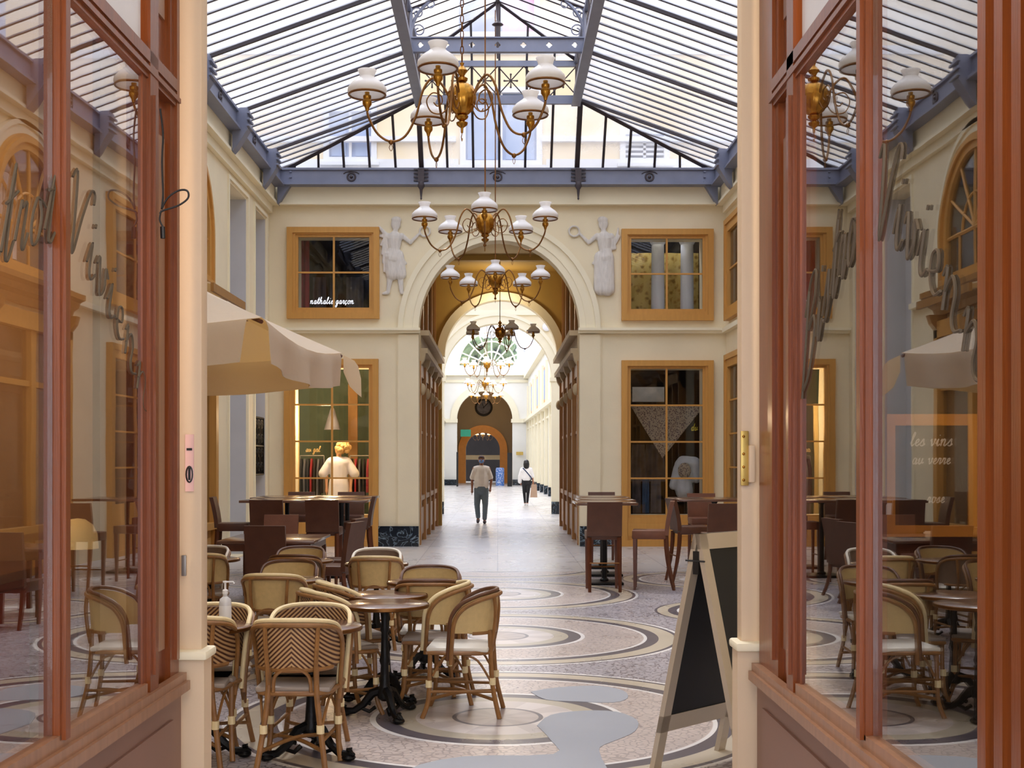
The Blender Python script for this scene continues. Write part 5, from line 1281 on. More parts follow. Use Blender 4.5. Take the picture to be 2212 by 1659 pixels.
chandelier(PX(1080,30.0), 30.0, 4.72, -70, 'fourth chandelier, dark against the light inside the passage', chain_to=6.45)
chandelier(PX(1052,43), 43, 4.95, -90, 'lit chandelier, nearest in the far gallery', True, 10.5)
chandelier(PX(1047,53), 53, 4.9, -80, 'lit chandelier, second in the far gallery', True, 10.5)
chandelier(PX(1050,65), 65, 5.0, -90, 'lit chandelier, third in the far gallery, above the clock', True, 10.5)
chandelier(PX(1043,95), 95, 3.6, -90, 'lit chandelier beyond the far orange arch', True, 6.4)

# ================================================================ RELIEF FIGURES
def relief(px, flip, label, wings):
    """shallow plaster figure, flattened onto the wall"""
    k = 1/ (F/YF); bx_ = PX(px, YF); z0 = PZ(637, YF); b = MB(); s = -1 if flip else 1
    def p(x, z, y=0): return (s*x, y, z)
    H = 1.5
    b.ball(p(0.02,1.36), 0.10, 0.07, 0.125); b.ball(p(0.03,1.44), 0.105, 0.08, 0.07)
    b.cap(p(0.02,1.27), p(0.0,1.16), 0.05, 0.06); b.cap(p(0.0,1.08), p(-0.01,0.86), 0.145, 0.115); b.ball(p(-0.13,1.12), 0.07); b.ball(p(0.13,1.12), 0.07)
    b.cap(p(-0.02,0.82), p(-0.03,0.72), 0.13, 0.16)
    if wings:
        for i in range(6): b.cap(p(-0.17,1.15-0.03*i), p(-0.30+0.02*i,1.20-0.17*i+0.1), 0.05, 0.03)
        b.cap(p(-0.06,0.75), p(-0.05,0.40), 0.13, 0.13); b.cap(p(0.06,0.75), p(0.10,0.40), 0.12, 0.13)
        b.cap(p(-0.08,0.40), p(-0.13,0.04), 0.07, 0.04); b.cap(p(0.10,0.40), p(0.13,0.04), 0.07, 0.04)
        b.cap(p(-0.13,0.04), p(-0.22,0.02), 0.04, 0.03); b.cap(p(0.13,0.04), p(0.20,0.02), 0.04, 0.03)
    else:
        b.cap(p(-0.05,0.72), p(-0.06,0.12), 0.14, 0.15); b.cap(p(0.08,0.72), p(0.07,0.12), 0.12, 0.14)
        for i in range(5): b.cap(p(-0.13+0.065*i,0.66), p(-0.18+0.085*i,0.06), 0.035, 0.03)
        for i in range(5): b.cap(p(-0.22-0.015*i,1.0+0.03*i), p(-0.27,1.28-0.05*i), 0.035, 0.02)
    # raised arm holding a wreath, other arm across the body
    b.cap(p(0.16,1.12), p(0.30,1.00), 0.05, 0.04); b.cap(p(0.30,1.00), p(0.47,1.17), 0.04, 0.028)
    b.cap(p(-0.15,1.10), p(-0.20,0.90), 0.05, 0.042); b.cap(p(-0.20,0.90), p(0.02,0.86), 0.042, 0.03)
    b.cap(p(-0.1,0.98), p(0.12,0.78), 0.035, 0.03); b.cap(p(0.1,0.75), p(0.21,0.60), 0.04, 0.03)
    b.v = [(bx_+x, min(YF-0.002, YF-0.03+y*0.55), z0+z) for x, y, z in b.v]
    b.tube([(bx_+s*(0.58+0.10*math.cos(2*PI*q/14)), YF-0.03, z0+1.22+0.10*math.sin(2*PI*q/14)) for q in range(14)], 0.022, 6, closed=True)
    o = obj('relief_figure', b, 'plaster_relief'); remesh(o, 0.013, 1)
    tag(o, label, 'relief')
relief(853, False, 'grey plaster relief of a winged figure left of the great arch', True)
relief(1305, True, 'grey plaster relief of a draped woman with a wreath right of the great arch', False)

# ================================================================ PEOPLE
def fingers(b, w, d, side, s=1.0):
    """palm, four fingers and a thumb added to a body; w wrist, d hand direction, side towards the thumb"""
    w, d, side = Vector(w), Vector(d).normalized(), Vector(side).normalized()
    b.cap(w, w+d*0.07*s, 0.026*s, 0.034*s)
    for i, (o, l) in enumerate(((-0.026,0.058),(-0.009,0.070),(0.009,0.075),(0.026,0.068))):
        a = w+d*0.085*s+side*o*s; m = a+d*l*0.5*s; c = m+(d*0.85+Vector((0,-0.35,0))).normalized()*l*0.5*s
        b.cap(a, m, 0.0105*s, 0.0095*s, 8); b.cap(m, c, 0.0095*s, 0.008*s, 8)
    a = w+d*0.03*s+side*0.028*s; b.cap(a, a+(d+side*0.7).normalized()*0.05*s, 0.013*s, 0.010*s, 8)
def person(name, loc, rot, J, label, skin, parts):
    root = thing(name, label, 'person', loc, rot)
    b = MB()
    b.ball(J['head'], 0.078, 0.095, 0.112); b.cap(J['chin'], J['head'], 0.045, 0.07)
    b.cap(J['neck'], J['head'], 0.052, 0.05); b.cap(J['chest'], J['neck'], 0.09, 0.05)
    b.cap((-0.09, J['chest'][1], J['chest'][2]), (0.09, J['chest'][1], J['chest'][2]), 0.10, 0.10); b.cap(J['chest'], J['pelvis'], 0.13, 0.13)
    hy = J['head'][1]; hz = J['head'][2]
    b.cap((0, hy+0.085, hz+0.01), (0, hy+0.108, hz-0.022), 0.012, 0.017, 8)   # nose, face looks to +y
    for s in (-1, 1):
        b.ball((s*0.078, hy, hz-0.01), 0.014, 0.022, 0.034); sh, el, wr = J['arm'][0 if s < 0 else 1]
        b.cap(sh, el, 0.05, 0.038); b.cap(el, wr, 0.038, 0.026); fingers(b, wr, (Vector(wr)-Vector(el)), (0, 1, 0))
        hp, kn, an, to = J['leg'][0 if s < 0 else 1]
        b.cap(hp, kn, 0.085, 0.052); b.cap(kn, an, 0.050, 0.036); b.cap(an, to, 0.038, 0.03)
    o = obj('body', b, skin, root); remesh(o, 0.0095, 2)
    for nm, mb, m, vox in parts:
        p = obj(nm, mb, m, root)
        if vox: remesh(p, vox, 3)
    return root
# the walker in a beige shirt (face looks to local +y)
J = dict(head=(0.0,0.03,1.665), chin=(0,0.055,1.60), neck=(0,0.0,1.52), chest=(0,0,1.38), pelvis=(0,0,0.95),
 arm=[((-0.19,0.0,1.44),(-0.265,-0.01,1.17),(-0.235,0.10,0.93)), ((0.19,0,1.44),(0.245,-0.03,1.16),(0.245,0.03,0.90))],
 leg=[((-0.10,0,0.93),(-0.10,0.07,0.50),(-0.085,0.12,0.09),(-0.085,0.24,0.035)), ((0.10,0,0.93),(0.115,0.02,0.50),(0.09,-0.16,0.11),(0.095,-0.06,0.045))])
sh = MB(); sh.cap((-0.10,0,1.41),(0.10,0,1.41),0.115,0.115); sh.cap((0,0,1.38),(0,0,1.03),0.16,0.16); sh.cap((-0.07,0,1.2),(-0.08,0,0.97),0.12,0.115); sh.cap((0.07,0,1.2),(0.08,0,0.97),0.12,0.115)
for s in (-1, 1): sh.cap((s*0.16,0,1.44),(s*0.24,-0.01,1.21),0.07,0.07)
pt = MB(); pt.cap((0,0,0.95),(0,0,0.88),0.15,0.15)
pt.cap((-0.09,0,0.9),(-0.10,0.07,0.50),0.108,0.080); pt.cap((-0.10,0.07,0.50),(-0.085,0.12,0.14),0.078,0.062)
pt.cap((0.09,0,0.9),(0.115,0.02,0.50),0.108,0.080); pt.cap((0.115,0.02,0.50),(0.09,-0.15,0.17),0.078,0.062)
so = MB(); so.cap((-0.085,0.10,0.05),(-0.085,0.27,0.04),0.05,0.04); so.cap((0.09,-0.18,0.08),(0.095,-0.03,0.04),0.05,0.038)
hr = MB().ball((0,0.018,1.715),0.088,0.098,0.075).ball((0,-0.03,1.68),0.086,0.075,0.09)
fc = MB().ball((0,0.088,1.636),0.070,0.058,0.056)
ey = MB()
for s in (-1, 1): ey.ball((s*0.032,0.118,1.678),0.012,0.008,0.008,n=8,m=5)
person('person', (PX(1040,32.8), 32.8, 0), D(180), J, 'person in beige T shirt, grey blue trousers and face mask walking this way', 'skin_dark',
 [('shirt', sh, 'shirt_beige', 0.016), ('trousers', pt, 'jeans', 0.016), ('shoes', so, 'shoe', 0.012), ('hair', hr, 'hair_brown', 0.014), ('face_mask', fc, 'mask_blue', 0.012), ('eyes', ey, 'black_rubber', 0)])
# woman walking away with a bag
J2 = dict(head=(0.0,0.02,1.55), chin=(0,0.045,1.49), neck=(0,0,1.40), chest=(0,0,1.28), pelvis=(0,0,0.90),
 arm=[((-0.16,0,1.33),(-0.215,-0.02,1.08),(-0.20,0.05,0.86)), ((0.16,0,1.33),(0.22,-0.02,1.08),(0.25,0.05,0.86))],
 leg=[((-0.085,0,0.88),(-0.075,0.05,0.47),(-0.05,0.04,0.08),(-0.05,0.15,0.03)), ((0.085,0,0.88),(0.06,-0.01,0.47),(0.035,-0.05,0.09),(0.04,0.06,0.035))])
bl = MB(); bl.cap((-0.11,0,1.28),(0.11,0,1.28),0.13,0.13); bl.cap((0,0,1.2),(0,0,1.02),0.17,0.18)
for s in (-1, 1): bl.cap((s*0.16,0,1.33),(s*0.225,-0.01,1.08),0.07,0.075)
bl.cap((-0.225,0,1.08),(-0.235,0.03,0.88),0.08,0.08)
lg = MB(); lg.cap((-0.06,0,0.98),(0.06,0,0.98),0.12,0.12); lg.cap((0,0,0.98),(0,0,0.86),0.15,0.14)
lg.cap((-0.08,0,0.88),(-0.075,0.05,0.47),0.095,0.062); lg.cap((-0.075,0.05,0.47),(-0.05,0.04,0.11),0.06,0.042); lg.cap((0.08,0,0.88),(0.06,-0.01,0.47),0.095,0.062); lg.cap((0.06,-0.01,0.47),(0.035,-0.05,0.12),0.06,0.042)
ho = MB().ball((0,0.0,1.58),0.105,0.112,0.11).cap((0,-0.03,1.52),(0,-0.035,1.42),0.115,0.105)
sw = MB().cap((-0.05,0.02,0.045),(-0.05,0.16,0.035),0.04,0.034).cap((0.035,-0.06,0.05),(0.04,0.08,0.035),0.04,0.034)
strap = MB().tube([(-0.13,-0.10,1.38),(0.0,-0.17,1.24),(0.16,-0.14,1.05),(0.2,-0.02,0.95)], 0.02, 6)
person('person', (PX(1137,45.9), 45.9, 0), 0, J2, 'person with black bobbed hair, white top and dark leggings walking away', 'skin',
 [('blouse', bl, 'white_cloth', 0.015), ('leggings', lg, 'black_cloth', 0.013), ('hair', ho, 'hair_black', 0.014), ('shoes', sw, 'white_plastic', 0.012), ('bag_strap', strap, 'blue_cloth', 0)])
bgm = MB().holes([(-0.13,0.30),(0.13,0.30),(0.11,0.78),(-0.08,0.78)], [], lambda a, b: (a, -0.06, b), lambda a, b: (a, 0.06, b)).tube(crom([(-0.06,0,0.78),(-0.03,0,0.87),(0.03,0,0.87),(0.07,0,0.78)], 4), 0.008, 5)
tag(obj('shopping_bag', bgm, 'paper_bag', None, (PX(1137,45.9)+0.27, 45.93, 0)), 'tan paper shopping bag carried by the person walking away', 'bag')
# half hidden figure at the left edge of the gallery
J3 = dict(J2)
lb_ = MB(); lb_.cap((-0.11,0,1.28),(0.11,0,1.28),0.13,0.13); lb_.cap((0,0,1.2),(0,0,0.95),0.17,0.17); [lb_.cap((s*0.16,0,1.33),(s*0.22,0,1.06),0.065,0.06) for s in (-1,1)]
lt_ = MB(); lt_.cap((0,0,0.96),(0,0,0.86),0.15,0.15); lt_.cap((-0.08,0,0.88),(-0.075,0.05,0.47),0.095,0.07); lt_.cap((-0.075,0.05,0.47),(-0.05,0.04,0.08),0.07,0.06); lt_.cap((0.08,0,0.88),(0.06,-0.01,0.47),0.095,0.07); lt_.cap((0.06,-0.01,0.47),(0.035,-0.05,0.09),0.07,0.06)
person('person', (PX(953,56), 56, 0), D(90), J3, 'person in pale blue top and dark trousers half hidden at left of the gallery', 'skin_dark',
 [('shirt', lb_, 'clothes_light', 0.016), ('trousers', lt_, 'blue_cloth', 0.016), ('hair', MB().ball((0,-0.01,1.6),0.09,0.1,0.085), 'hair_black', 0.014)])
# ================================================================ SHOP INTERIORS BEHIND THE FAR WALL
WX0, WX1 = -4.35, -1.75
struct('wall_boutique_left', MB().box(-4.9, -1.72, 27.6, 27.7, 0, 3.9).box(-4.95, -4.85, YF+0.36, 27.6, 0, 3.9).box(-1.82, -1.74, YF+0.36, 27.6, 0, 3.9), 'green_wall')
struct('ceiling', MB().box(-4.95, -1.72, YF+0.36, 27.7, 3.9, 4.05), 'cream')
struct('wall_boutique_right', MB().box(1.80, 4.9, 27.6, 27.7, 0, 3.9).box(4.85, 4.95, YF+0.36, 27.6, 0, 3.9).box(1.80, 1.86, YF+0.36, 27.6, 0, 3.9), 'dark_room')
struct('ceiling', MB().box(1.80, 4.95, YF+0.36, 27.7, 3.9, 4.05), 'dark_room')
struct('wall_upper_left', MB().box(-4.9, -1.72, 26.4, 26.5, 4.05, 6.9).box(-4.95, -4.85, YF+0.36, 26.4, 4.05, 6.9).box(-1.82, -1.74, YF+0.36, 26.4, 4.05, 6.9).box(-4.95, -1.72, YF+0.36, 26.5, 6.8, 6.9), 'dark_room')
struct('wall_upper_right', MB().box(1.80, 4.9, 26.4, 26.5, 4.05, 6.9).box(4.85, 4.95, YF+0.36, 26.4, 4.05, 6.9).box(1.80, 1.86, YF+0.36, 26.4, 4.05, 6.9).box(1.80, 4.95, YF+0.36, 26.5, 6.8, 6.9), 'dark_room')
# upper left: red curtain, grey lengths of cloth, white script sign
def cloth(x0, x1, y, z0, z1, amp=0.03, fr=14, tap=0.0):
    n = 18; rows = []
    for k in range(5):
        t = k/4; z = z1+(z0-z1)*t
        rows.append([(((x0+x1)/2+(j/n-0.5)*(x1-x0)*(1+tap*t)), y+amp*math.sin(j*fr/n+k*0.3)*(0.6+0.4*t), z) for j in range(n+1)])
    return MB().sheet(rows, 0.008)
tag(obj('curtain', cloth(PX(640,24.9), PX(668,24.9), 24.9, 4.2, 6.3), 'red_cloth'), 'dark red curtain at the left edge of the upper left window', 'curtain')
for a, b, m in ((676,704,'clothes_grey'), (712,740,'black_cloth'), (748,785,'clothes_grey')):
    tag(obj('garment', cloth(PX(a,25.2), PX(b,25.2), 25.2, 4.2, 5.35, 0.05), m), {676:'dim grey garment left of the white script in the upper left window', 712:'near black garment in the middle of the upper left window', 748:'dim grey garment at the right of the upper left window'}[a], 'garment')
tx = script('nathalie garcon', 0.066, 0.0065, lambda u, v: (PX(717,YF+0.1)+u, YF+0.10, PZ(655,YF)+v), 0.2)
tag(obj('script_sign', tx, 'neon'), 'white handwritten neon script low in the upper left window', 'sign')
# upper right: two white columns and a brocade panel
def column(px, label):
    X = PX(px, 24.9); z0 = 4.2; b = MB()
    t = thing('display_column', label, 'column', (X, 24.9, 0))
    obj('shaft', MB().lathe([(0.135,4.6),(0.125,6.0)], n=20), 'facade_white', t)
    obj('base', MB().bevbox(-0.22,0.22,-0.2,0.2,4.1,4.42,0.01).lathe([(0.2,4.42),(0.2,4.46),(0.15,4.52),(0.17,4.56),(0.14,4.6)], n=20), 'facade_white', t)
    cp = MB().lathe([(0.13,5.95),(0.16,6.0),(0.13,6.03)], n=20).bevbox(-0.2,0.2,-0.17,0.17,6.12,6.2,0.01)
    for s in (-1, 1):
        cp.tube([(s*(0.15+0.06*math.cos(q*0.6)*(1-q*0.06)), -0.14, 6.07+0.06*math.sin(q*0.6)*(1-q*0.06)) for q in range(12)], 0.014, 5)
        cp.ball((s*0.15, 0, 6.07), 0.05, 0.15, 0.05)
    obj('capital', cp, 'facade_white', t)
column(1421, 'left of two white display columns in the upper right window'); column(1484, 'right of two white display columns in the upper right window')
tag(obj('brocade_panel', MB().sheet([[(PX(1364,25.6)+0.055*j, 25.6+0.02*math.sin(j*0.8), z) for j in range(26)] for z in (4.2, 5.9)], 0.01), 'gold_brocade'), 'gold patterned brocade hanging behind the white columns', 'textile panel')
# boutique left: lamp, mannequin, rails of clothes
lampX, lampY = PX(718,25.5), 25.5
lt = thing('pendant_lamp', 'conical grey pendant lamp glowing above the mannequin', 'lamp', (lampX, lampY, 0))
obj('lamp_shade', MB().lathe([(0.03,2.72),(0.05,2.68),(0.17,2.28),(0.165,2.28),(0.045,2.67)], n=20, caps=False), 'clothes_grey', lt)
obj('bulb', MB().ball((0,0,2.36), 0.05), 'bulb_glow', lt); obj('cord', MB().tube([(0,0,2.7),(0,0,3.9)], 0.006, 5), 'black_rubber', lt)
mq = thing('mannequin', 'shop mannequin with curly blond wig and white dress seen from behind', 'mannequin', (PX(732,24.95), 24.95, 0.25))
mb = MB(); mb.ball((0,0,1.62),0.08,0.095,0.115); mb.cap((0,0,1.45),(0,0,1.6),0.05,0.05); mb.cap((-0.1,0,1.34),(0.1,0,1.34),0.09,0.09); mb.cap((0,0,1.33),(0,0,0.95),0.12,0.13)
for s in (-1, 1): mb.cap((s*0.18,0,1.38),(s*0.25,0.0,1.1),0.045,0.036); mb.cap((s*0.25,0,1.1),(s*0.24,-0.04,0.86),0.036,0.026); fingers(mb, (s*0.24,-0.04,0.86), (0,-0.1,-1), (0,1,0)); mb.cap((s*0.08,0,0.92),(s*0.08,0,0.08),0.07,0.04)
o = obj('body', mb, 'mannequin', mq); remesh(o, 0.012, 2)
dr = MB(); dr.cap((-0.13,0,1.36),(0.13,0,1.36),0.12,0.12); dr.cap((0,0,1.32),(0,0,1.0),0.17,0.17); dr.cap((0,0,0.95),(0,0,0.45),0.20,0.26)
for s in (-1, 1): dr.cap((s*0.17,0,1.38),(s*0.31,0,1.14),0.085,0.10)
o = obj('dress', dr, 'white_cloth', mq); remesh(o, 0.018, 3)
wg = MB(); random.seed(3)
for k in range(34): a = random.uniform(0, 2*PI); e_ = random.uniform(-0.6, 1.2); wg.ball((0.09+0.12*math.cos(a)*math.cos(e_), -0.02+0.09*math.sin(a)*math.cos(e_), 1.64+0.11*math.sin(e_)), 0.055, n=8, m=6)
obj('wig', wg, 'hair_blond', mq)
obj('stand', MB().lathe([(0.22,-0.25),(0.22,-0.22),(0.03,-0.2),(0.03,0.05)], n=20), 'grey_metal_plate', mq)
def rail(x0, x1, y, z, n, label, mats, seed, pre):
    r = thing('clothes_rail', label, 'clothes rail', ((x0+x1)/2, y, 0)); w = (x1-x0)/2
    obj('rail', MB().tube([(-w,0,z),(w,0,z)], 0.014, 6), 'grey_metal_plate', r)
    for s in (-1, 1): obj('post', MB().tube([(s*w,0,0),(s*w,0,z)], 0.014, 6), 'grey_metal_plate', r)
    random.seed(seed)
    for k in range(n):
        x = x0+(x1-x0)*(k+0.5)/n; g = MB(); hh = random.uniform(0.7, 1.05); ww = 0.045
        rows = []
        for i in range(6):
            t = i/5; yw = (0.05+0.17*min(1, t*4)) if t < 0.3 else 0.22
            rows.append([(x+0.02*math.sin(j*1.9+k)*t*0.6, y+yw*(j/4-0.5)*2, z-0.06-hh*t) for j in range(5)])
        g.sheet(rows, 0.035); m = mats[k % len(mats)]
        o = obj('garment', g, m); tag(o, pre % k if '%' in pre else pre, 'garment', group=label+' clothes')
    return r
rail(PX(648,26.0), PX(700,26.0), 26.0, 1.75, 7, 'clothes rail of dark garments at the left inside the warm shop', ['black_cloth','clothes_grey','black_cloth','red_cloth'], 5, 'dark garment on the left rail inside the warm shop')
rail(PX(756,26.0), PX(800,26.0), 26.0, 1.75, 5, 'clothes rail of dark garments at the right inside the warm shop', ['black_cloth','red_cloth','clothes_grey'], 6, 'dark garment on the right rail inside the warm shop')
tag(obj('lit_panel', MB().box(PX(637,25.2), PX(645,25.2), 25.2, 25.3, 0, 2.8), 'lamp_cream'), 'tall narrow cream panel at the left edge inside the warm shop window', 'panel')
tag(obj('door_post', MB().box(PX(752,26.8), PX(772,26.8), 26.8, 26.9, 0, 3.3), 'warm_room'), 'pale upright post behind the mannequin', 'post')
tag(obj('script_sign', script('au gal', 0.055, 0.009, lambda u, v: (PX(676,YF+0.5)+u, YF+0.5, PZ(976,YF+0.5)+v), 0.2), 'lamp_cream'), 'small cream lettering above the left clothes rail', 'sign')
# boutique right: hanging scarf, jacket, trousers
def tri_scarf():
    a = P(1362,876,24.75); b = P(1520,878,24.75); c = P(1431,990,24.75); rows = []
    for k in range(9):
        t = k/8; l = a.lerp(c, t); r_ = b.lerp(c, t)
        rows.append([l.lerp(r_, j/12)+Vector((0, 0.03*math.sin(j*1.4+t*4)*(1-t), 0)) for j in range(13)])
    return MB().sheet(rows, 0.008)
tag(obj('scarf', tri_scarf(), 'scarf'), 'patterned grey brown scarf hanging point down in the right shop window', 'scarf')
tag(obj('script_sign', script('du', 0.07, 0.008, lambda u, v: (PX(1500,24.7)+u, 24.7, PZ(930,24.7)+v), 0.2), 'yellow_paint'), 'small yellow lettering right of the hanging scarf', 'sign')
tag(obj('pale_board', MB().box(PX(1366,26.5), PX(1435,26.5), 26.5, 26.55, PZ(868,26.5), PZ(836,26.5)), 'clothes_light'), 'pale board high inside the right shop', 'board')
for a, b, m, lab in ((1366,1384,'clothes_grey','dark grey trousers hanging leftmost in the right shop window'), (1388,1402,'clothes_blue','blue trousers hanging in the right shop window'), (1406,1428,'clothes_grey','grey trousers hanging nearest the jacket in the right shop window')):
    tag(obj('trousers', cloth(PX(a,25.0), PX(b,25.0), 25.0, PZ(1108,25), PZ(1035,25), 0.03, 9), m), lab, 'trousers')
for i, (a, b) in enumerate(((1366,1392), (1396,1432))):
    tag(obj('garment', cloth(PX(a,25.6), PX(b,25.6), 25.6, PZ(1040,25.6), PZ(960,25.6), 0.04, 11, 0.4), 'clothes_grey'), ('dark draped top at the left of the right shop window','dark draped top beneath the point of the scarf')[i], 'garment')
jk = thing('jacket', 'pale grey jacket with a patterned scarf on a stand in the right shop window', 'jacket', (PX(1478,24.8), 24.8, 0))
jb = MB(); jb.cap((-0.02,0,1.62),(0.20,0,1.60),0.13,0.13); jb.cap((0.2,0,1.58),(0.24,0,1.30),0.14,0.10); jb.cap((-0.05,0,1.55),(0.0,0,1.05),0.15,0.18); jb.cap((-0.14,0,1.5),(-0.22,0,1.15),0.08,0.08)
o = obj('cloth', jb, 'clothes_light', jk); remesh(o, 0.02, 2)
obj('scarf_knot', MB().ball((-0.02,-0.17,1.45),0.13,0.05,0.16), 'scarf', jk); obj('stand', MB().tube([(0,0,0),(0,0,1.1)], 0.02, 6).lathe([(0.2,0),(0.2,0.03)], n=16), 'black_iron', jk)

# ================================================================ INSIDE THE FRONT SHOPS
dl = thing('table_lamp', 'cream dome lamp standing behind the glass of the left shopfront', 'lamp', (PX(168,5.15), 5.15, 0))
dz = PZ(1185,5.15)
obj('lamp_shade', MB().lathe([(0.0,0.125),(0.03,0.12),(0.06,0.098),(0.078,0.06),(0.083,0.0),(0.078,0.0),(0.072,0.055)], (0,0,dz), 24), 'dome_shade', dl)
obj('stem', MB().tube([(0,0,dz+0.1),(0,0,0.92)], 0.006, 6), 'brass_dark', dl); obj('base', MB().lathe([(0.06,0.90),(0.06,0.915),(0.01,0.92)], n=20), 'brass_dark', dl)
cb = thing('cabinet', 'red lacquer counter inside the left shopfront', 'counter', (-2.35, 4.6, 0))
obj('body', MB().bevbox(-0.35, 0.35, -1.2, 0.75, 0, 1.18, 0.01), 'red_lacquer', cb); obj('worktop', MB().bevbox(-0.38, 0.48, -1.23, 0.78, 1.18, 1.22, 0.008), 'wood_dark', cb)
for k in range(3): obj('door', MB().bevbox(0.35, 0.365, -1.15+k*0.63, -0.57+k*0.63, 0.08, 1.12, 0.004), 'red_lacquer', cb)
mn = thing('menu_board', 'orange framed chalk menu behind the glass of the right shopfront', 'menu board', (PX(2030,5.4), 5.5, PZ(1027,5.5)))
obj('frame', MB().holes(rect(-0.2,0.2,-0.27,0.27), [rect(-0.16,0.16,-0.22,0.22)], *yz(0.0, 0.04)), 'orange_arch', mn); obj('slate', MB().box(-0.16,0.16,0.012,0.03,-0.22,0.22), 'slate', mn)
obj('writing', (lambda b: [b.__class__.add(b, s_.v, s_.f, True) for s_ in (script('les vins', 0.030, 0.003, lambda u, v: (u, 0.008, 0.13+v)), script('au verre', 0.026, 0.0028, lambda u, v: (u, 0.008, 0.05+v)), script('rose', 0.024, 0.0028, lambda u, v: (u+0.02, 0.008, -0.12+v)))][0])(MB()), 'chalk', mn)

# ================================================================ SMALL FITTINGS
cx_, cy_, cz_ = -1.395, 5.2, 0
ca = MB(); q = lambda px, py, off=0.04: Vector(fL(5.2, off, 0))*0+P(px, py, 4.98)
ca.tube(crom([q(346,235), q(352,290), q(350,350), q(352,420), q(349,452)], 6), 0.004, 6)
ca.tube(crom([q(349,452), q(362,428), q(385,412), q(404,412), q(406,428), q(385,444), q(352,455), q(345,462)], 6), 0.004, 6)
ca.tube(crom([q(348,455), q(345,475), q(352,490)], 5), 0.0035, 6); ca.tube([q(351,490), q(352,515)], 0.010, 8)
tag(obj('cable', ca, 'black_rubber'), 'black cable looped in a bow on the left shopfront post', 'cable')
nt_ = thing('notice', 'faded pink and white notice taped on the left pillar', 'notice', (PX(408,5.48), 5.49, PZ(1000,5.48)))
obj('paper', MB().box(-0.019,0.019,0,0.004,-0.125,0.125), 'pink_paper', nt_)
obj('printed_mark', MB().tube([(0.0+0.014*math.cos(2*PI*k/16), -0.002, -0.05+0.035*math.sin(2*PI*k/16)) for k in range(16)], 0.0035, 5, closed=True).box(-0.005,0.005,-0.003,0,-0.075,-0.02).box(-0.012,0.012,-0.003,0,0.055,0.065), 'black_rubber', nt_)
tag(obj('wall_switch', MB().bevbox(PX(374,5.4), PX(384,5.4), 5.46, 5.475, PZ(1245,5.45), PZ(1200,5.45), 0.002), 'grey_metal_plate', None, (0.02,0.0,0)), 'small grey plate low on the left pillar', 'plate')
lk = thing('lock_plate', 'brass lock plate fixed on the right pillar', 'lock plate', (PX(1607,5.74), 5.735, PZ(990,5.74)))
obj('plate', MB().bevbox(-0.016,0.020,-0.008,0.01,-0.125,0.125,0.003), 'gold_plate', lk)
obj('keeper', MB().bevbox(0.018,0.045,-0.03,0.01,-0.11,0.06,0.004), 'pillar_paint', lk)
for z in (-0.1, -0.04, 0.02, 0.1): obj('screw', MB().ball((-0.004,-0.009,z), 0.007, n=8, m=5), 'brass', lk)
tag(obj('smoke_detector', MB().lathe([(0.13,0),(0.13,-0.05),(0.07,-0.08),(0.0,-0.08)], (PX(1181,38.5), YR-0.02, PZ(706,38.6)), 20, ax='Y'), 'white_plastic'), 'round white detector on the cream wall inside the arches', 'detector')
# grey cement repairs in the mosaic
def patch(pts, label):
    b = MB(); q_ = []
    for x, y in pts:
        d_ = EYE*F/(y-VY); q_.append(((x-VX)*d_/F, d_))
    sm = [(p_.x, p_.y) for p_ in crom([(x, y, 0) for x, y in q_+[q_[0]]], 3)][:-1]
    b.holes(sm, [], lambda a, c: (a, c, 0.0), lambda a, c: (a, c, 0.003)); tag(obj('floor_patch', b, 'cement'), label, 'floor patch')
patch([(1146,1495),(1200,1486),(1290,1482),(1345,1492),(1356,1508),(1325,1518),(1250,1516),(1180,1512)], 'smaller grey cement patch in the mosaic floor, the farther one')
patch([(1160,1568),(1190,1545),(1260,1536),(1330,1538),(1376,1556),(1372,1580),(1335,1598),(1296,1615),(1300,1640),(1310,1700),(1100,1720),(900,1720),(880,1665),(1000,1635),(1195,1630),(1190,1600)], 'large grey cement patch in the mosaic floor at the front')

# ================================================================ LIGHT, SKY, CAMERA
w = bpy.data.worlds.new('sky'); S.world = w; w.use_nodes = True
N = w.node_tree.nodes; L = w.node_tree.links; N.clear()
wo = N.new('ShaderNodeOutputWorld'); bg = N.new('ShaderNodeBackground'); tc = N.new('ShaderNodeTexCoord'); no = N.new('ShaderNodeTexNoise')
no.inputs['Scale'].default_value = 2.2; no.inputs['Detail'].default_value = 5; rp = N.new('ShaderNodeValToRGB')
rp.color_ramp.elements[0].position = 0.35; rp.color_ramp.elements[0].color = rgb(222,230,250); rp.color_ramp.elements[1].position = 0.7; rp.color_ramp.elements[1].color = rgb(250,250,252)
L.new(tc.outputs['Generated'], no.inputs['Vector']); L.new(no.outputs[0], rp.inputs[0]); L.new(rp.outputs[0], bg.inputs[0]); L.new(bg.outputs[0], wo.inputs[0])
bg.inputs[1].default_value = 2.6
def lamp(name, kind, loc, e, col, rad=0.1, rot=None, size=None):
    l = bpy.data.lights.new(name, kind); l.energy = e; l.color = col
    if kind in ('POINT', 'SPOT'): l.shadow_soft_size = rad
    if kind == 'SUN': l.angle = rad
    if kind == 'AREA': l.size = size
    o = bpy.data.objects.new(name, l); C.objects.link(o); o.location = loc
    if rot: o.rotation_euler = rot
    return o
sun = lamp('sun', 'SUN', (0,0,30), 1.8, (1.0,0.94,0.84), 0.12, (D(-32), D(-16), 0))
warm = (1.0, 0.72, 0.42)
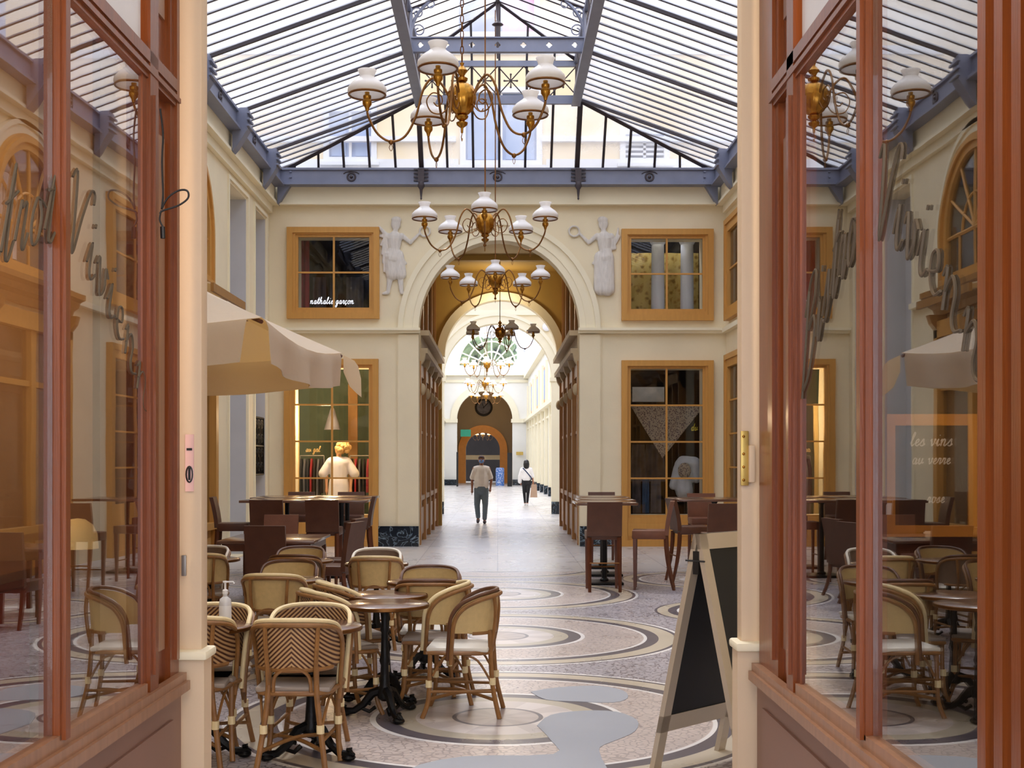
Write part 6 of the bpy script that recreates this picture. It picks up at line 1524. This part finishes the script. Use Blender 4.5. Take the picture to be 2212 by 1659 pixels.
lamp('boutique_lamp_light', 'POINT', (lampX, 24.6, 2.5), 65, warm, 0.08)
lamp('boutique_ceiling_light', 'POINT', (PX(690,26.5), 25.4, 3.6), 30, warm, 0.1)
lamp('entrance_fill', 'POINT', (-0.1, 2.2, 4.1), 42, (1.0,0.80,0.60), 0.15)  # unseen warm fill, added overhead to warm the near pillars and timber
lamp('left_shop_light', 'POINT', (-2.6, 4.4, 2.6), 55, (1.0,0.70,0.45), 0.15)
lamp('right_shop_light', 'POINT', (2.4, 4.2, 3.0), 60, (1.0,0.75,0.5), 0.15)
lamp('right_boutique_light', 'POINT', (3.2, 25.6, 3.6), 6, (1.0,0.85,0.7), 0.1)
lamp('upper_room_light', 'POINT', (3.2, 24.75, 6.6), 20, (0.9,0.93,1.0), 0.1)
lamp('passage_fill', 'POINT', (0.03, 26.2, 5.9), 16, (1.0,0.82,0.55), 0.2)  # added fill, brightens the dark olive walls and ceiling
lamp('passage_fill', 'POINT', (0.03, 31.0, 5.5), 34, (1.0,0.82,0.55), 0.2)  # second added fill, brightens the front of the approaching walker
lamp('rotunda_fill', 'POINT', (0.0, 33.5, 6.9), 60, (1.0,0.92,0.8), 0.3)  # added fill under the roof, brightens the rotunda and the walker
lamp('vestibule_light', 'POINT', (cE, 88, 5.8), 90, warm, 0.2)
cam = bpy.data.cameras.new('camera'); co_ = bpy.data.objects.new('camera', cam); C.objects.link(co_)
co_.location = (0, 0, EYE); co_.rotation_euler = (PI/2, 0, 0)
cam.sensor_width = 36; cam.lens = F/2212*36; cam.shift_x = (1106-VX)/2212; cam.shift_y = (VY-829.5)/2212
cam.clip_end = 400; cam.clip_start = 0.05
S.camera = co_
vs = S.view_settings; vs.view_transform = 'Standard'; vs.look = 'None'; vs.gamma = 1; vs.use_curve_mapping = False; vs.exposure = 0.52
S.cycles.max_bounces = 12; S.cycles.diffuse_bounces = 6; S.cycles.glossy_bounces = 5; S.cycles.transparent_max_bounces = 24; S.cycles.transmission_bounces = 8
